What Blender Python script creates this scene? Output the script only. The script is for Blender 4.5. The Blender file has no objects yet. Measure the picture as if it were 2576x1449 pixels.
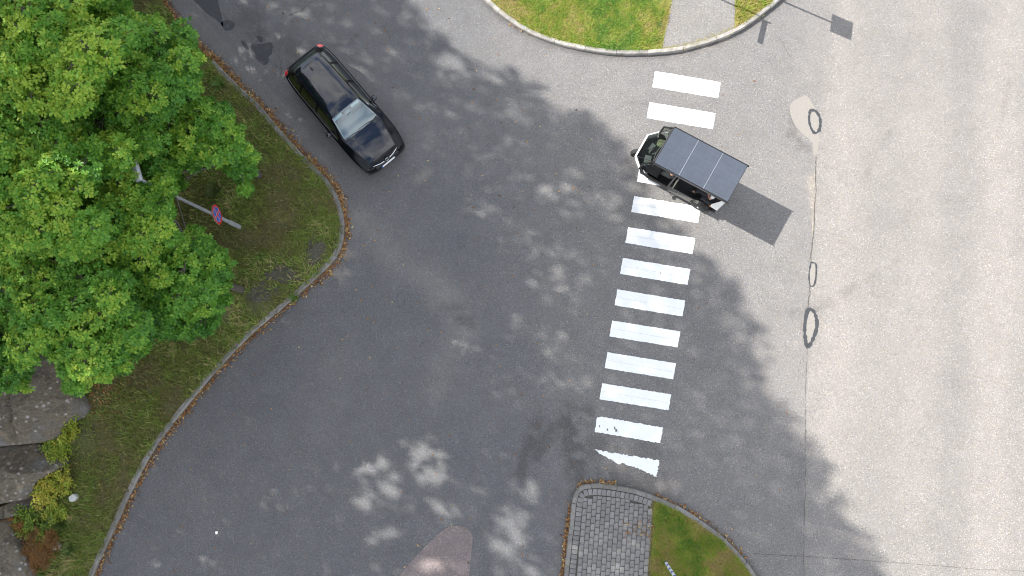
import bpy, bmesh, math, random
import numpy as np
from mathutils import Vector, Matrix

random.seed(7); rng = np.random.default_rng(7)
scene = bpy.context.scene
col = scene.collection

# ------------------------------------------------------------------ camera
CAM_H = 23.1                      # drone height above the road
FPX, CX, CY = 2775/1.5652, 1288.0, 724.5      # focal length / centre in photo units (2576 wide)
NX, NY = 2150/1.5652, 1470/1.5652             # foot of the drone in the same units
_d = np.array([NX-CX, -(NY-CY), -FPX]); _d /= np.linalg.norm(_d)
_Z = -_d; _Y = np.array([0, 1, 0])-_Z*_Z[1]; _Y /= np.linalg.norm(_Y); _X = np.cross(_Y, _Z)
ROT = np.array([_X, _Y, _Z])                  # camera -> world
def G(u, v, z=0.0):
    """world point at height z seen at photo position (u, v)"""
    r = ROT@np.array([u-CX, -(v-CY), -FPX]); t = (z-CAM_H)/r[2]
    return np.array([r[0]*t, r[1]*t, z])
def project(p):
    c = (np.asarray(p)-np.array([0, 0, CAM_H]))@ROT
    return CX+FPX*c[..., 0]/-c[..., 2], CY-FPX*c[..., 1]/-c[..., 2], -c[..., 2]
cam = bpy.data.cameras.new('camera'); cam_o = bpy.data.objects.new('camera', cam); col.objects.link(cam_o)
M = Matrix.Identity(4)
for i in range(3):
    for j in range(3): M[i][j] = ROT[i][j]
M[2][3] = CAM_H
cam_o.matrix_world = M
cam.sensor_width = 36; cam.sensor_fit = 'HORIZONTAL'; cam.lens = FPX/2576*36
cam.clip_start = 0.1; cam.clip_end = 3000
scene.camera = cam_o

# ------------------------------------------------------------------ light
SUN_EL = math.radians(42.3)
SDX, SDY = 0.8964, -0.4433        # ground direction in which shadows fall
COT = 1/math.tan(SUN_EL)
world = bpy.data.worlds.new('World'); scene.world = world; world.use_nodes = True
wn, wl = world.node_tree.nodes, world.node_tree.links
wn.clear()
w_out = wn.new('ShaderNodeOutputWorld'); w_bg = wn.new('ShaderNodeBackground'); w_bg.inputs[1].default_value = 0.12
sky = wn.new('ShaderNodeTexSky'); sky.sky_type = 'NISHITA'; sky.sun_disc = False
sky.sun_elevation = SUN_EL; sky.sun_rotation = math.atan2(-SDX, -SDY)
sky.air_density = 1.0; sky.dust_density = 0.6; sky.ozone_density = 1.0
w_tc = wn.new('ShaderNodeTexCoord'); w_n = wn.new('ShaderNodeTexNoise')
w_n.inputs['Scale'].default_value = 2.6; w_n.inputs['Detail'].default_value = 7; w_n.inputs['Roughness'].default_value = 0.6
w_r = wn.new('ShaderNodeValToRGB'); w_r.color_ramp.elements[0].position = 0.41; w_r.color_ramp.elements[1].position = 0.57
w_m = wn.new('ShaderNodeMix'); w_m.data_type = 'RGBA'; w_m.inputs['B'].default_value = (7.7, 7.7, 7.75, 1)
wl.new(w_tc.outputs['Generated'], w_n.inputs['Vector']); wl.new(w_n.outputs['Fac'], w_r.inputs[0])
wl.new(w_r.outputs[0], w_m.inputs['Factor']); wl.new(sky.outputs[0], w_m.inputs['A'])
wl.new(w_m.outputs['Result'], w_bg.inputs[0]); wl.new(w_bg.outputs[0], w_out.inputs[0])
sun = bpy.data.lights.new('sun', 'SUN'); sun.energy = 4.6; sun.angle = math.radians(0.53); sun.color = (1.0, 0.955, 0.89)
sun_o = bpy.data.objects.new('sun', sun); col.objects.link(sun_o)
sun_o.rotation_euler = Vector((SDX*math.cos(SUN_EL), SDY*math.cos(SUN_EL), -math.sin(SUN_EL))).to_track_quat('-Z', 'Y').to_euler()
sun_o.location = (-40, 20, 60)
vs = scene.view_settings; vs.view_transform = 'Standard'; vs.look = 'None'; vs.gamma = 1.0; vs.exposure = 1.12
scene.cycles.filter_width = 1.05; scene.cycles.max_bounces = 6; scene.cycles.transparent_max_bounces = 8

# ------------------------------------------------------------------ small tools
def tag(o, label=None, cat=None, group=None, kind=None):
    if label: o['label'] = label
    if cat: o['category'] = cat
    if group: o['group'] = group
    if kind: o['kind'] = kind
    return o
def empty(name, loc=(0, 0, 0), rz=0.0):
    o = bpy.data.objects.new(name, None); o.empty_display_size = 0.2
    o.location = loc; o.rotation_euler = (0, 0, rz); col.objects.link(o); return o
def fast_mesh(name, V, loops, starts, totals, color=None):
    me = bpy.data.meshes.new(name)
    V = np.asarray(V, np.float32); loops = np.asarray(loops, np.int32)
    me.vertices.add(len(V)); me.vertices.foreach_set('co', V.ravel())
    me.loops.add(len(loops)); me.loops.foreach_set('vertex_index', loops)
    me.polygons.add(len(starts)); me.polygons.foreach_set('loop_start', np.asarray(starts, np.int32))
    me.polygons.foreach_set('loop_total', np.asarray(totals, np.int32))
    me.update(calc_edges=True)
    if color is not None:
        a = me.attributes.new('tone', 'FLOAT_COLOR', 'POINT')
        c = np.ones((len(V), 4), np.float32); c[:, :3] = color
        a.data.foreach_set('color', c.ravel())
    return me
def link(name, me, mat, parent=None, smooth=False):
    o = bpy.data.objects.new(name, me); col.objects.link(o)
    if mat is not None and not me.materials: me.materials.append(mat)
    if parent is not None: o.parent = parent
    if smooth: me.polygons.foreach_set('use_smooth', np.ones(len(me.polygons), bool))
    return o
def grid_mesh(name, P, mask=None, color=None, flip=False):
    """P (n,m,3) -> quads, faces where mask (n-1,m-1)"""
    n, m = P.shape[:2]; idx = np.arange(n*m).reshape(n, m)
    q = np.stack([idx[:-1, :-1], idx[:-1, 1:], idx[1:, 1:], idx[1:, :-1]], -1)
    if flip: q = q[..., ::-1]
    if mask is not None: q = q[mask]
    q = q.reshape(-1, 4)
    used, inv = np.unique(q, return_inverse=True)
    V = P.reshape(-1, 3)[used]; inv = inv.reshape(-1)
    c = None if color is None else color.reshape(-1, 3)[used]
    return fast_mesh(name, V, inv, np.arange(len(q))*4, np.full(len(q), 4), c)
class MB:
    """collects simple solids into one mesh"""
    def __init__(s): s.v = []; s.f = []; s.sm = []
    def add(s, V, F, smooth=False):
        b = len(s.v); s.v += [tuple(map(float, p)) for p in V]
        s.f += [tuple(b+i for i in f) for f in F]; s.sm += [smooth]*len(F); return s
    def box(s, c, d, rz=0.0, bev=0.0):
        x, y, z = [k/2 for k in d]; ca, sa = math.cos(rz), math.sin(rz)
        t = lambda X, Y, Z: (c[0]+X*ca-Y*sa, c[1]+X*sa+Y*ca, c[2]+Z)
        if bev <= 0:
            V = [t(i*x, j*y, k*z) for k in (-1, 1) for j in (-1, 1) for i in (-1, 1)]
            F = [(0, 2, 3, 1), (4, 5, 7, 6), (0, 1, 5, 4), (2, 6, 7, 3), (0, 4, 6, 2), (1, 3, 7, 5)]
        else:
            b = min(bev, x*.9, y*.9, z*.9); V = []
            for Z, i in ((-z, 0), (z-b, 0), (z, b)):
                w, h = x-i, y-i; e = b*.6
                V += [t(X, Y, Z) for X, Y in ((-w+e, -h), (w-e, -h), (w, -h+e), (w, h-e), (w-e, h), (-w+e, h), (-w, h-e), (-w, -h+e))]
            F = [tuple(range(7, -1, -1)), tuple(range(16, 24))]
            for l in (0, 8):
                F += [(l+k, l+(k+1) % 8, l+8+(k+1) % 8, l+8+k) for k in range(8)]
        return s.add(V, F)
    def tube(s, pts, r, n=8, cap=True, smooth=True):
        pts = [Vector(p) for p in pts]; rs = r if hasattr(r, '__len__') else [r]*len(pts)
        V = []; F = []
        ref = None
        for i, p in enumerate(pts):
            d = (pts[min(i+1, len(pts)-1)]-pts[max(i-1, 0)]).normalized()
            if ref is None: ref = Vector((0, 0, 1)) if abs(d.z) < .9 else Vector((1, 0, 0))
            a = d.cross(ref).normalized(); b = d.cross(a); ref = -b if False else ref
            for k in range(n):
                t = 2*math.pi*k/n; V.append(p+(a*math.cos(t)+b*math.sin(t))*rs[i])
        for i in range(len(pts)-1):
            F += [(i*n+k, i*n+k+n, i*n+(k+1) % n+n, i*n+(k+1) % n) for k in range(n)]
        s.add(V, F, smooth)
        if cap:
            s.add(V[:n], [tuple(range(n))]); s.add(V[-n:], [tuple(range(n-1, -1, -1))])
        return s
    def prism(s, poly, z0, z1, inset=0.0):
        n = len(poly); c = np.mean(np.array([p[:2] for p in poly]), 0)
        V = [(p[0], p[1], z0) for p in poly]+[(p[0], p[1], z1) for p in poly]
        F = [tuple(range(n-1, -1, -1)), tuple(range(n, 2*n))]+[(k, (k+1) % n, n+(k+1) % n, n+k) for k in range(n)]
        return s.add(V, F)
    def quad(s, *p): return s.add(p, [tuple(range(len(p)))])
    def lathe(s, c, prof, axis='y', n=24, smooth=True):
        V = []; F = []
        for (r, h) in prof:
            for k in range(n):
                t = 2*math.pi*k/n; a, b = r*math.cos(t), r*math.sin(t)
                V.append({'y': (c[0]+a, c[1]+h, c[2]+b), 'z': (c[0]+a, c[1]+b, c[2]+h), 'x': (c[0]+h, c[1]+a, c[2]+b)}[axis])
        for i in range(len(prof)-1):
            F += [(i*n+k, i*n+(k+1) % n, i*n+(k+1) % n+n, i*n+k+n) for k in range(n)]
        s.add(V, F, smooth); s.add(V[:n], [tuple(range(n-1, -1, -1))]); s.add(V[-n:], [tuple(range(n))]); return s
    def sphere(s, c, r, n=12, m=8):
        r = r if hasattr(r, '__len__') else (r, r, r); V = []; F = []
        for i in range(m+1):
            ph = math.pi*i/m
            for k in range(n):
                t = 2*math.pi*k/n; V.append((c[0]+r[0]*math.sin(ph)*math.cos(t), c[1]+r[1]*math.sin(ph)*math.sin(t), c[2]+r[2]*math.cos(ph)))
        for i in range(m): F += [(i*n+k, i*n+k+n, i*n+(k+1) % n+n, i*n+(k+1) % n) for k in range(n)]
        return s.add(V, F, True)
    def mesh(s, name):
        me = bpy.data.meshes.new(name); me.from_pydata(s.v, [], s.f)
        me.polygons.foreach_set('use_smooth', s.sm)
        bm = bmesh.new(); bm.from_mesh(me); bmesh.ops.recalc_face_normals(bm, faces=bm.faces); bm.to_mesh(me); bm.free()
        me.update(); return me
    def build(s, name, mat, parent=None): return link(name, s.mesh(name), mat, parent)

# value noise / fbm in numpy
_lat = rng.random((256, 256))
def vnoise(x, y):
    xi, yi = np.floor(x).astype(int), np.floor(y).astype(int); fx, fy = x-xi, y-yi
    fx = fx*fx*(3-2*fx); fy = fy*fy*(3-2*fy); a = lambda i, j: _lat[(xi+i) & 255, (yi+j) & 255]
    return (a(0, 0)*(1-fx)+a(1, 0)*fx)*(1-fy)+(a(0, 1)*(1-fx)+a(1, 1)*fx)*fy
def fbm(x, y, s=1.0, o=4, seed=0):
    v = 0; amp = .5; x = np.asarray(x)*s+seed*17.3; y = np.asarray(y)*s+seed*9.1
    for _ in range(o): v = v+amp*vnoise(x, y); x = x*2.03+5.1; y = y*2.03+3.7; amp *= .5
    return v/(1-.5**o)
def in_poly(px, py, poly):
    px = np.asarray(px); py = np.asarray(py); r = np.zeros(px.shape, bool); n = len(poly)
    for i in range(n):
        x0, y0 = poly[i][:2]; x1, y1 = poly[(i+1) % n][:2]
        c = ((y0 > py) != (y1 > py)); r ^= c & (px < (x1-x0)*(py-y0)/(y1-y0+1e-12)+x0)
    return r
def smooth(a, b, x): t = np.clip((x-a)/(b-a), 0, 1); return t*t*(3-2*t)
def dist_line(px, py, line):
    d = np.full(np.shape(px), 1e9)
    for (x0, y0), (x1, y1) in zip(line[:-1], line[1:]):
        dx, dy = x1-x0, y1-y0; t = np.clip(((px-x0)*dx+(py-y0)*dy)/(dx*dx+dy*dy), 0, 1)
        d = np.minimum(d, np.hypot(px-x0-t*dx, py-y0-t*dy))
    return d
def spline(pts, step):
    """smooth + resample a polyline (2D)"""
    p = np.array([q[:2] for q in pts], float); n = len(p); out = []
    e = np.vstack([2*p[0]-p[1], p, 2*p[-1]-p[-2]])
    for i in range(n-1):
        a, b, c, d = e[i:i+4]
        for t in np.linspace(0, 1, 12, endpoint=False):
            out.append(.5*((2*b)+(-a+c)*t+(2*a-5*b+4*c-d)*t*t+(-a+3*b-3*c+d)*t**3))
    out.append(p[-1]); out = np.array(out)
    L = np.r_[0, np.cumsum(np.linalg.norm(np.diff(out, axis=0), axis=1))]
    s = np.linspace(0, L[-1], max(2, int(round(L[-1]/step))+1))
    return np.stack([np.interp(s, L, out[:, 0]), np.interp(s, L, out[:, 1])], 1)
def gl(pts, z=0.0): return [tuple(G(u, v, z)[:2]) for u, v in pts]

# ------------------------------------------------------------------ materials
def new_mat(name):
    m = bpy.data.materials.new(name); m.use_nodes = True; nt = m.node_tree
    return m, nt, nt.nodes['Principled BSDF']
def nd(nt, t, **kw):
    n = nt.nodes.new(t)
    for k, v in kw.items():
        if k in n.inputs: n.inputs[k].default_value = v
        else: setattr(n, k, v)
    return n
def mixc(nt, fac, a, b, mode='MIX'):
    m = nt.nodes.new('ShaderNodeMix'); m.data_type = 'RGBA'; m.blend_type = mode
    for s, v in (('Factor', fac), ('A', a), ('B', b)):
        if isinstance(v, bpy.types.NodeSocket): nt.links.new(v, m.inputs[s])
        elif s == 'Factor': m.inputs[s].default_value = v
        else: m.inputs[s].default_value = (*v, 1) if len(v) == 3 else v
    return m.outputs['Result']
def ramp(nt, src, stops):
    r = nt.nodes.new('ShaderNodeValToRGB'); cr = r.color_ramp
    while len(cr.elements) < len(stops): cr.elements.new(.5)
    for e, (p, c) in zip(cr.elements, stops): e.position = p; e.color = (c, c, c, 1) if not hasattr(c, '__len__') else (*c, 1)
    nt.links.new(src, r.inputs[0]); return r.outputs[0]
def tex(nt, kind, scale, coord='Object', detail=4, rough=.6, out='Fac', **kw):
    tc = nt.nodes.new('ShaderNodeTexCoord'); t = nt.nodes.new('ShaderNodeTex'+kind)
    t.inputs['Scale'].default_value = scale
    if kind == 'Noise': t.inputs['Detail'].default_value = detail; t.inputs['Roughness'].default_value = rough
    for k, v in kw.items(): setattr(t, k, v)
    nt.links.new(tc.outputs[coord], t.inputs['Vector'])
    return t.outputs[out if out in t.outputs else 0]
def bump(nt, b, h, strength=.4, dist=.01):
    n = nt.nodes.new('ShaderNodeBump'); n.inputs['Strength'].default_value = strength; n.inputs['Distance'].default_value = dist
    nt.links.new(h, n.inputs['Height']); nt.links.new(n.outputs[0], b.inputs['Normal'])
def plain(name, c, rough=.6, metal=0.0, coat=0.0, spec=.5, var=.12, vscale=6.0, emit=None):
    m, nt, b = new_mat(name)
    n = tex(nt, 'Noise', vscale); v = ramp(nt, n, [(.25, 1-var), (.75, 1+var)])
    nt.links.new(mixc(nt, 1.0, c, v, 'MULTIPLY'), b.inputs['Base Color'])
    b.inputs['Roughness'].default_value = rough; b.inputs['Metallic'].default_value = metal
    b.inputs['Coat Weight'].default_value = coat; b.inputs['Coat Roughness'].default_value = .03
    b.inputs['Specular IOR Level'].default_value = spec
    return m
def asphalt_mat(name, attr=True, c0=(.108, .110, .114), c1=(.234, .220, .203), tint=None):
    m, nt, b = new_mat(name)
    if attr:
        a = nd(nt, 'ShaderNodeAttribute', attribute_name='tone'); sp = nt.nodes.new('ShaderNodeSeparateColor')
        nt.links.new(a.outputs['Color'], sp.inputs[0])
        base = mixc(nt, sp.outputs[0], c0, c1)
        base = mixc(nt, sp.outputs[1], base, (.040, .037, .036))
        base = mixc(nt, sp.outputs[2], base, (.30, .265, .225))
    else: base = mixc(nt, 0.0, tint, tint)
    # aggregate: light and dark chips a few centimetres and below
    g1 = tex(nt, 'Noise', 24.0, detail=6, rough=.78); v1 = ramp(nt, g1, [(.30, .68), (.5, .99), (.70, 1.36)])
    vo = tex(nt, 'Voronoi', 44.0, out='Color'); sep = nt.nodes.new('ShaderNodeSeparateColor'); nt.links.new(vo, sep.inputs[0])
    v2 = ramp(nt, sep.outputs[0], [(.0, .64), (.12, .88), (.75, 1.02), (.92, 1.12), (1.0, 1.62)])
    g3 = tex(nt, 'Noise', 1.3, detail=5, rough=.62); v3 = ramp(nt, g3, [(.3, .93), (.7, 1.07)])
    hue = ramp(nt, sep.outputs[1], [(.0, (.95, .98, 1.06)), (.5, (1, 1, 1)), (1.0, (1.06, 1.0, .93))])
    base = mixc(nt, 1.0, base, v1, 'MULTIPLY'); base = mixc(nt, 1.0, base, v2, 'MULTIPLY')
    base = mixc(nt, 1.0, base, v3, 'MULTIPLY'); base = mixc(nt, 1.0, base, hue, 'MULTIPLY')
    nt.links.new(base, b.inputs['Base Color']); b.inputs['Roughness'].default_value = .88
    b.inputs['Specular IOR Level'].default_value = .3
    bump(nt, b, g1, .45, .012); return m
def leaf_mat(name, stops, trans=.35, rough=.5):
    """colour from the per-leaf 'tone' attribute"""
    m, nt, b = new_mat(name); nt.nodes.remove(b)
    a = nd(nt, 'ShaderNodeAttribute', attribute_name='tone'); sp = nt.nodes.new('ShaderNodeSeparateColor')
    nt.links.new(a.outputs['Color'], sp.inputs[0]); c = ramp(nt, sp.outputs[0], stops)
    p = nd(nt, 'ShaderNodeBsdfPrincipled', Roughness=rough); p.inputs['Specular IOR Level'].default_value = .35
    t = nt.nodes.new('ShaderNodeBsdfTranslucent'); mx = nt.nodes.new('ShaderNodeMixShader'); mx.inputs[0].default_value = trans
    nt.links.new(c, p.inputs['Base Color']); nt.links.new(c, t.inputs['Color'])
    nt.links.new(p.outputs[0], mx.inputs[1]); nt.links.new(t.outputs[0], mx.inputs[2])
    nt.links.new(mx.outputs[0], nt.nodes['Material Output'].inputs[0]); return m
def glass_mat(name, tint=(.5, .55, .55), refl=.06, rough=.02, ior=1.5, gain=1.0):
    m, nt, b = new_mat(name); nt.nodes.remove(b)
    t = nt.nodes.new('ShaderNodeBsdfTransparent'); t.inputs[0].default_value = (*tint, 1)
    g = nt.nodes.new('ShaderNodeBsdfGlossy'); g.inputs['Roughness'].default_value = rough; g.inputs[0].default_value = (.82, .93, 1, 1)
    f = nt.nodes.new('ShaderNodeFresnel'); f.inputs[0].default_value = ior
    ad = nt.nodes.new('ShaderNodeMath'); ad.operation = 'MULTIPLY_ADD'; ad.inputs[1].default_value = gain; ad.inputs[2].default_value = refl; ad.use_clamp = True
    mx = nt.nodes.new('ShaderNodeMixShader'); nt.links.new(f.outputs[0], ad.inputs[0]); nt.links.new(ad.outputs[0], mx.inputs[0])
    nt.links.new(t.outputs[0], mx.inputs[1]); nt.links.new(g.outputs[0], mx.inputs[2])
    nt.links.new(mx.outputs[0], nt.nodes['Material Output'].inputs[0]); return m
def granite_mat(name, c=(.34, .325, .305), dirt=.5):
    m, nt, b = new_mat(name)
    n1 = tex(nt, 'Noise', 45.0, detail=4, rough=.7); v = ramp(nt, n1, [(.3, .62), (.55, 1.0), (.7, 1.25)])
    n2 = tex(nt, 'Noise', 3.5, detail=6); d = ramp(nt, n2, [(.42, 0.0), (.68, dirt)])
    oi = nt.nodes.new('ShaderNodeObjectInfo'); rv = ramp(nt, oi.outputs['Random'], [(0, .82), (1, 1.14)])
    base = mixc(nt, 1.0, mixc(nt, 1.0, c, v, 'MULTIPLY'), rv, 'MULTIPLY')
    base = mixc(nt, d, base, (.085, .078, .06))
    nt.links.new(base, b.inputs['Base Color']); b.inputs['Roughness'].default_value = .85
    bump(nt, b, n1, .5, .01); return m

MT = {}
MT['asphalt'] = asphalt_mat('asphalt')
MT['path'] = asphalt_mat('path_asphalt', False, tint=(.185, .178, .168))
MT['red_asphalt'] = asphalt_mat('red_asphalt', False, tint=(.185, .155, .150))
MT['tar'] = plain('tar', (.034, .037, .042), .7, var=.25, vscale=30)
MT['granite'] = granite_mat('granite'); MT['granite_dark'] = granite_mat('granite_weathered', (.23, .222, .21), .6)
MT['paver'] = granite_mat('paver_concrete', (.215, .208, .202), .30)
MT['concrete'] = plain('patch_concrete', (.225, .210, .190), .9, var=.16, vscale=25)
MT['joint_sand'] = plain('joint_sand', (.085, .078, .066), .95, var=.3, vscale=20)
MT['soil'] = None

def paint_mat():
    m, nt, b = new_mat('road_paint')
    n = tex(nt, 'Noise', 30.0, detail=6, rough=.75); v = ramp(nt, n, [(.28, .87), (.5, 1.0)])
    n2 = tex(nt, 'Noise', 5.0, detail=8, rough=.7); w = ramp(nt, n2, [(.30, .78), (.38, .97), (.6, 1.0)])
    base = mixc(nt, 1.0, mixc(nt, 1.0, (.79, .80, .80), v, 'MULTIPLY'), w, 'MULTIPLY')
    nt.links.new(base, b.inputs['Base Color']); b.inputs['Roughness'].default_value = .7; bump(nt, b, n, .3, .004); return m
MT['paint'] = paint_mat(); MT['joint_line'] = plain('joint_line', (.30, .30, .30), .8)

def soil_mat():
    m, nt, b = new_mat('verge_soil')
    n = tex(nt, 'Noise', 2.2, detail=8, rough=.7); n2 = tex(nt, 'Noise', 26.0, detail=5, rough=.75)
    base = ramp(nt, n, [(.30, (.065, .060, .036)), (.48, (.105, .122, .038)), (.62, (.125, .118, .050)), (.75, (.095, .135, .036))])
    base = mixc(nt, 1.0, base, ramp(nt, n2, [(.3, .45), (.7, 1.6)]), 'MULTIPLY')
    nt.links.new(base, b.inputs['Base Color']); b.inputs['Roughness'].default_value = .95; bump(nt, b, n2, .9, .04); return m
MT['soil'] = soil_mat()
def lawn_soil_mat():
    m, nt, b = new_mat('lawn_soil')
    n = tex(nt, 'Noise', 3.0, detail=8, rough=.7); n2 = tex(nt, 'Noise', 30.0, detail=5, rough=.75)
    base = ramp(nt, n, [(.30, (.15, .14, .05)), (.5, (.145, .175, .034)), (.7, (.20, .19, .065))])
    base = mixc(nt, 1.0, base, ramp(nt, n2, [(.3, .5), (.7, 1.5)]), 'MULTIPLY')
    nt.links.new(base, b.inputs['Base Color']); b.inputs['Roughness'].default_value = .95; bump(nt, b, n2, .9, .03); return m
MT['lawn_soil'] = lawn_soil_mat()
MT['far_ground'] = plain('far_ground', (.075, .08, .04), .95, var=.4, vscale=.3)

# ------------------------------------------------------------------ outlines read off the place
VERGE_KERB = [(330, -150), (372, -80), (415, 0), (462, 68), (525, 138), (603, 218), (652, 264), (702, 323), (762, 388), (815, 442), (848, 490), (864, 540),
              (868, 585), (858, 628), (832, 668), (792, 705), (742, 750), (690, 795), (641, 836), (590, 887), (540, 942), (490, 1002), (443, 1060),
              (402, 1113), (367, 1172), (336, 1232), (306, 1300), (276, 1362), (246, 1430), (205, 1530), (160, 1660)]
TOP_KERB = [(1150, -60), (1217, 2), (1270, 49), (1330, 87), (1400, 113), (1480, 131), (1560, 140), (1640, 139), (1720, 129), (1800, 106), (1870, 73), (1922, 36), (1970, -4), (2050, -80)]
LOW_KERB = [(1400, 1600), (1410, 1520), (1418, 1449), (1425, 1380), (1432, 1320), (1437, 1270), (1443, 1242), (1455, 1225), (1476, 1217), (1505, 1216), (1550, 1221), (1600, 1231), (1650, 1248),
            (1700, 1270), (1750, 1299), (1800, 1335), (1840, 1370), (1872, 1406), (1898, 1443), (1950, 1530), (1985, 1600)]
vk = spline(gl(VERGE_KERB), .12); tk = spline(gl(TOP_KERB), .12); lk = spline(gl(LOW_KERB), .12)
def offset_line(p, d):
    t = np.gradient(p, axis=0); t /= np.linalg.norm(t, axis=1)[:, None]
    return p+np.stack([t[:, 1], -t[:, 0]], 1)*d            # to the right of travel

# ------------------------------------------------------------------ ground and road
g = MB().quad((-300, -300, -.06), (300, -300, -.06), (300, 300, -.06), (-300, 300, -.06)).build('ground', MT['far_ground']); tag(g, kind='structure')

def road_tone(U, V, X, Y):
    """U, V photo units -> wear of the asphalt: old (r), dark stain (g), dust (b)"""
    n1 = fbm(X, Y, .35, 5, 1); n2 = fbm(X, Y, 1.5, 5, 2); n3 = fbm(X, Y, .9, 5, 3)
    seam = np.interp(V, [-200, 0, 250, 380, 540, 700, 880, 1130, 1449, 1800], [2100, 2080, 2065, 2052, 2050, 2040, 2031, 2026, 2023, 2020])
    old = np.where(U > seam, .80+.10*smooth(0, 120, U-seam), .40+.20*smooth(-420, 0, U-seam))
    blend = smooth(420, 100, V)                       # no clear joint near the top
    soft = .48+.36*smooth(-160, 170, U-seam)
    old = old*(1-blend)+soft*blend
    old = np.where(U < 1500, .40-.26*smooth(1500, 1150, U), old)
    # newer, smoother surfacing towards the lower left
    diag = (V-545)-(U-860)*.66
    new = smooth(-10, 60, diag)*smooth(1600, 1250, U)
    old = old*(1-new)+(.10)*new
    strip = smooth(14, -4, np.interp(V, [-200, 0, 80, 160, 270, 420, 520], [420, 520, 560, 640, 740, 860, 905])-0-U)*0
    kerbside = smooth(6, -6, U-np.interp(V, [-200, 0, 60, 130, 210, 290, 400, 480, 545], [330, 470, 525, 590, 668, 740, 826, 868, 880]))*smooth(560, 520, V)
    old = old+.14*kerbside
    old += (n1-.5)*.20+(n2-.5)*.10
    # polished wheel tracks on the main road
    for c, w, a in ((2105, 40, .16), (2505, 50, .16), (2215, 80, -.12), (2410, 60, -.20), (2330, 40, .05), (2570, 30, -.08)):
        old += a*np.exp(-((U-c-(V-700)*-.03)/w)**2)*(U > seam)
    # pale dusty band where the two surfacings meet
    bd = dist_line(U, V, [(905, 545), (985, 640), (1080, 715), (1150, 790), (1150, 860), (1105, 960)])
    old += .30*np.exp(-(bd/50)**2)*(.3+n2)
    old += .12*np.exp(-(dist_line(U, V, [(1250, 990), (1400, 1000), (1380, 1120)])/80)**2)*n3*1.5
    dark = np.zeros_like(U)
    def blob(line, w, a, seed=4, s=1.1):
        nonlocal dark
        k = np.exp(-(dist_line(U, V, line)/w)**2)
        dark = np.maximum(dark, a*.62*smooth(0, .8, k)*smooth(.30, .62, fbm(X, Y, s*3.6, 6, seed)*(.6+.4*k)+.04))
    blob([(1425, 1075), (1445, 1140), (1465, 1195)], 34, .8); blob([(1455, 1190), (1560, 1195), (1640, 1230)], 40, .75, 5)
    blob([(1500, 1130), (1600, 1180), (1690, 1240)], 44, .55, 6); blob([(1365, 1085), (1345, 1130), (1330, 1175)], 38, .7, 7)
    blob([(1440, 1040), (1490, 1038)], 34, .7, 8); blob([(1625, 1125), (1650, 1140)], 22, .35, 9)
    blob([(1130, 770), (1180, 810)], 22, .45, 3); blob([(620, 40), (720, 120), (800, 180)], 34, .45, 11)
    blob([(2000, 790), (2060, 772), (2150, 722)], 16, .34, 12, .9); blob([(2130, 735), (2260, 655)], 10, .16, 12, .9); blob([(2180, 440), (2240, 330)], 6, .3, 13, .4)
    blob([(2540, 200), (2520, 300)], 8, .25, 14, .4); blob([(2005, 265), (1990, 340), (2030, 380)], 17, .45, 15)
    blob([(1300, 230), (1480, 250), (1640, 262)], 4, .45, 16, .5)
    blob([(900, 95), (890, 100)], 12, .6, 18)
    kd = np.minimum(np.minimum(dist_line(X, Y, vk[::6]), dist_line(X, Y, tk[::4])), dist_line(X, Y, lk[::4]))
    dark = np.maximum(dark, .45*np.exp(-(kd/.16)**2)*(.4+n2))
    rough = smooth(.60, .70, fbm(X, Y, 2.2, 5, 21))*smooth(640, 560, U)*0
    dust = .34*np.exp(-(dist_line(U, V, [(1540, 1150), (1600, 1200), (1690, 1215)])/34)**2)*smooth(.35, .7, n3)
    dust = np.maximum(dust, .55*np.exp(-(dist_line(U, V, [(2040, 450), (2048, 540)])/10)**2)*smooth(.42, .6, n2))
    dust = np.maximum(dust, .40*np.exp(-(dist_line(U, V, [(1720, 131), (1790, 112), (1830, 95)])/12)**2)*smooth(.4, .6, fbm(X, Y, 4, 4, 30)))
    dust = np.maximum(dust, .38*np.exp(-(dist_line(U, V, [(875, 610), (865, 680), (800, 715)])/26)**2)*smooth(.45, .62, fbm(X, Y, 3, 4, 31)))
    dust = np.maximum(dust, .30*np.exp(-(dist_line(U, V, [(1050, 452), (1075, 432)])/12)**2))
    return np.stack([np.clip(old, 0, 1.1), np.clip(dark, 0, 1), np.clip(dust, 0, 1)], -1)
xs = np.arange(-21, 19.01, .08); ys = np.arange(-9.5, 15.5, .08)
XX, YY = np.meshgrid(xs, ys, indexing='ij'); PP = np.stack([XX, YY, np.zeros_like(XX)], -1)
UU, VV, _ = project(PP)
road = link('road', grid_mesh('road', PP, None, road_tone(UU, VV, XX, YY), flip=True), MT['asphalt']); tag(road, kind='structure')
far = MB()
for x0, x1, y0, y1 in ((-21, 19, 15.5, 60), (-21, 19, -60, -9.5), (19, 34, -60, 60)):
    far.quad((x0, y0, 0), (x1, y0, 0), (x1, y1, 0), (x0, y1, 0))
o = far.build('road_beyond', asphalt_mat('asphalt_beyond', False, tint=(.17, .165, .155))); o.parent = road

def noisy_outline(poly, amp=.012, step=.05, seed=0):
    out = []; n = len(poly); r = random.Random(seed)
    for i in range(n):
        a = np.array(poly[i]); b = np.array(poly[(i+1) % n]); k = max(1, int(np.linalg.norm(b-a)/step))
        for t in range(k):
            p = a+(b-a)*t/k
            if t: p = p+np.array([r.uniform(-amp, amp), r.uniform(-amp, amp)])
            out.append(tuple(p))
    return out
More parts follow.
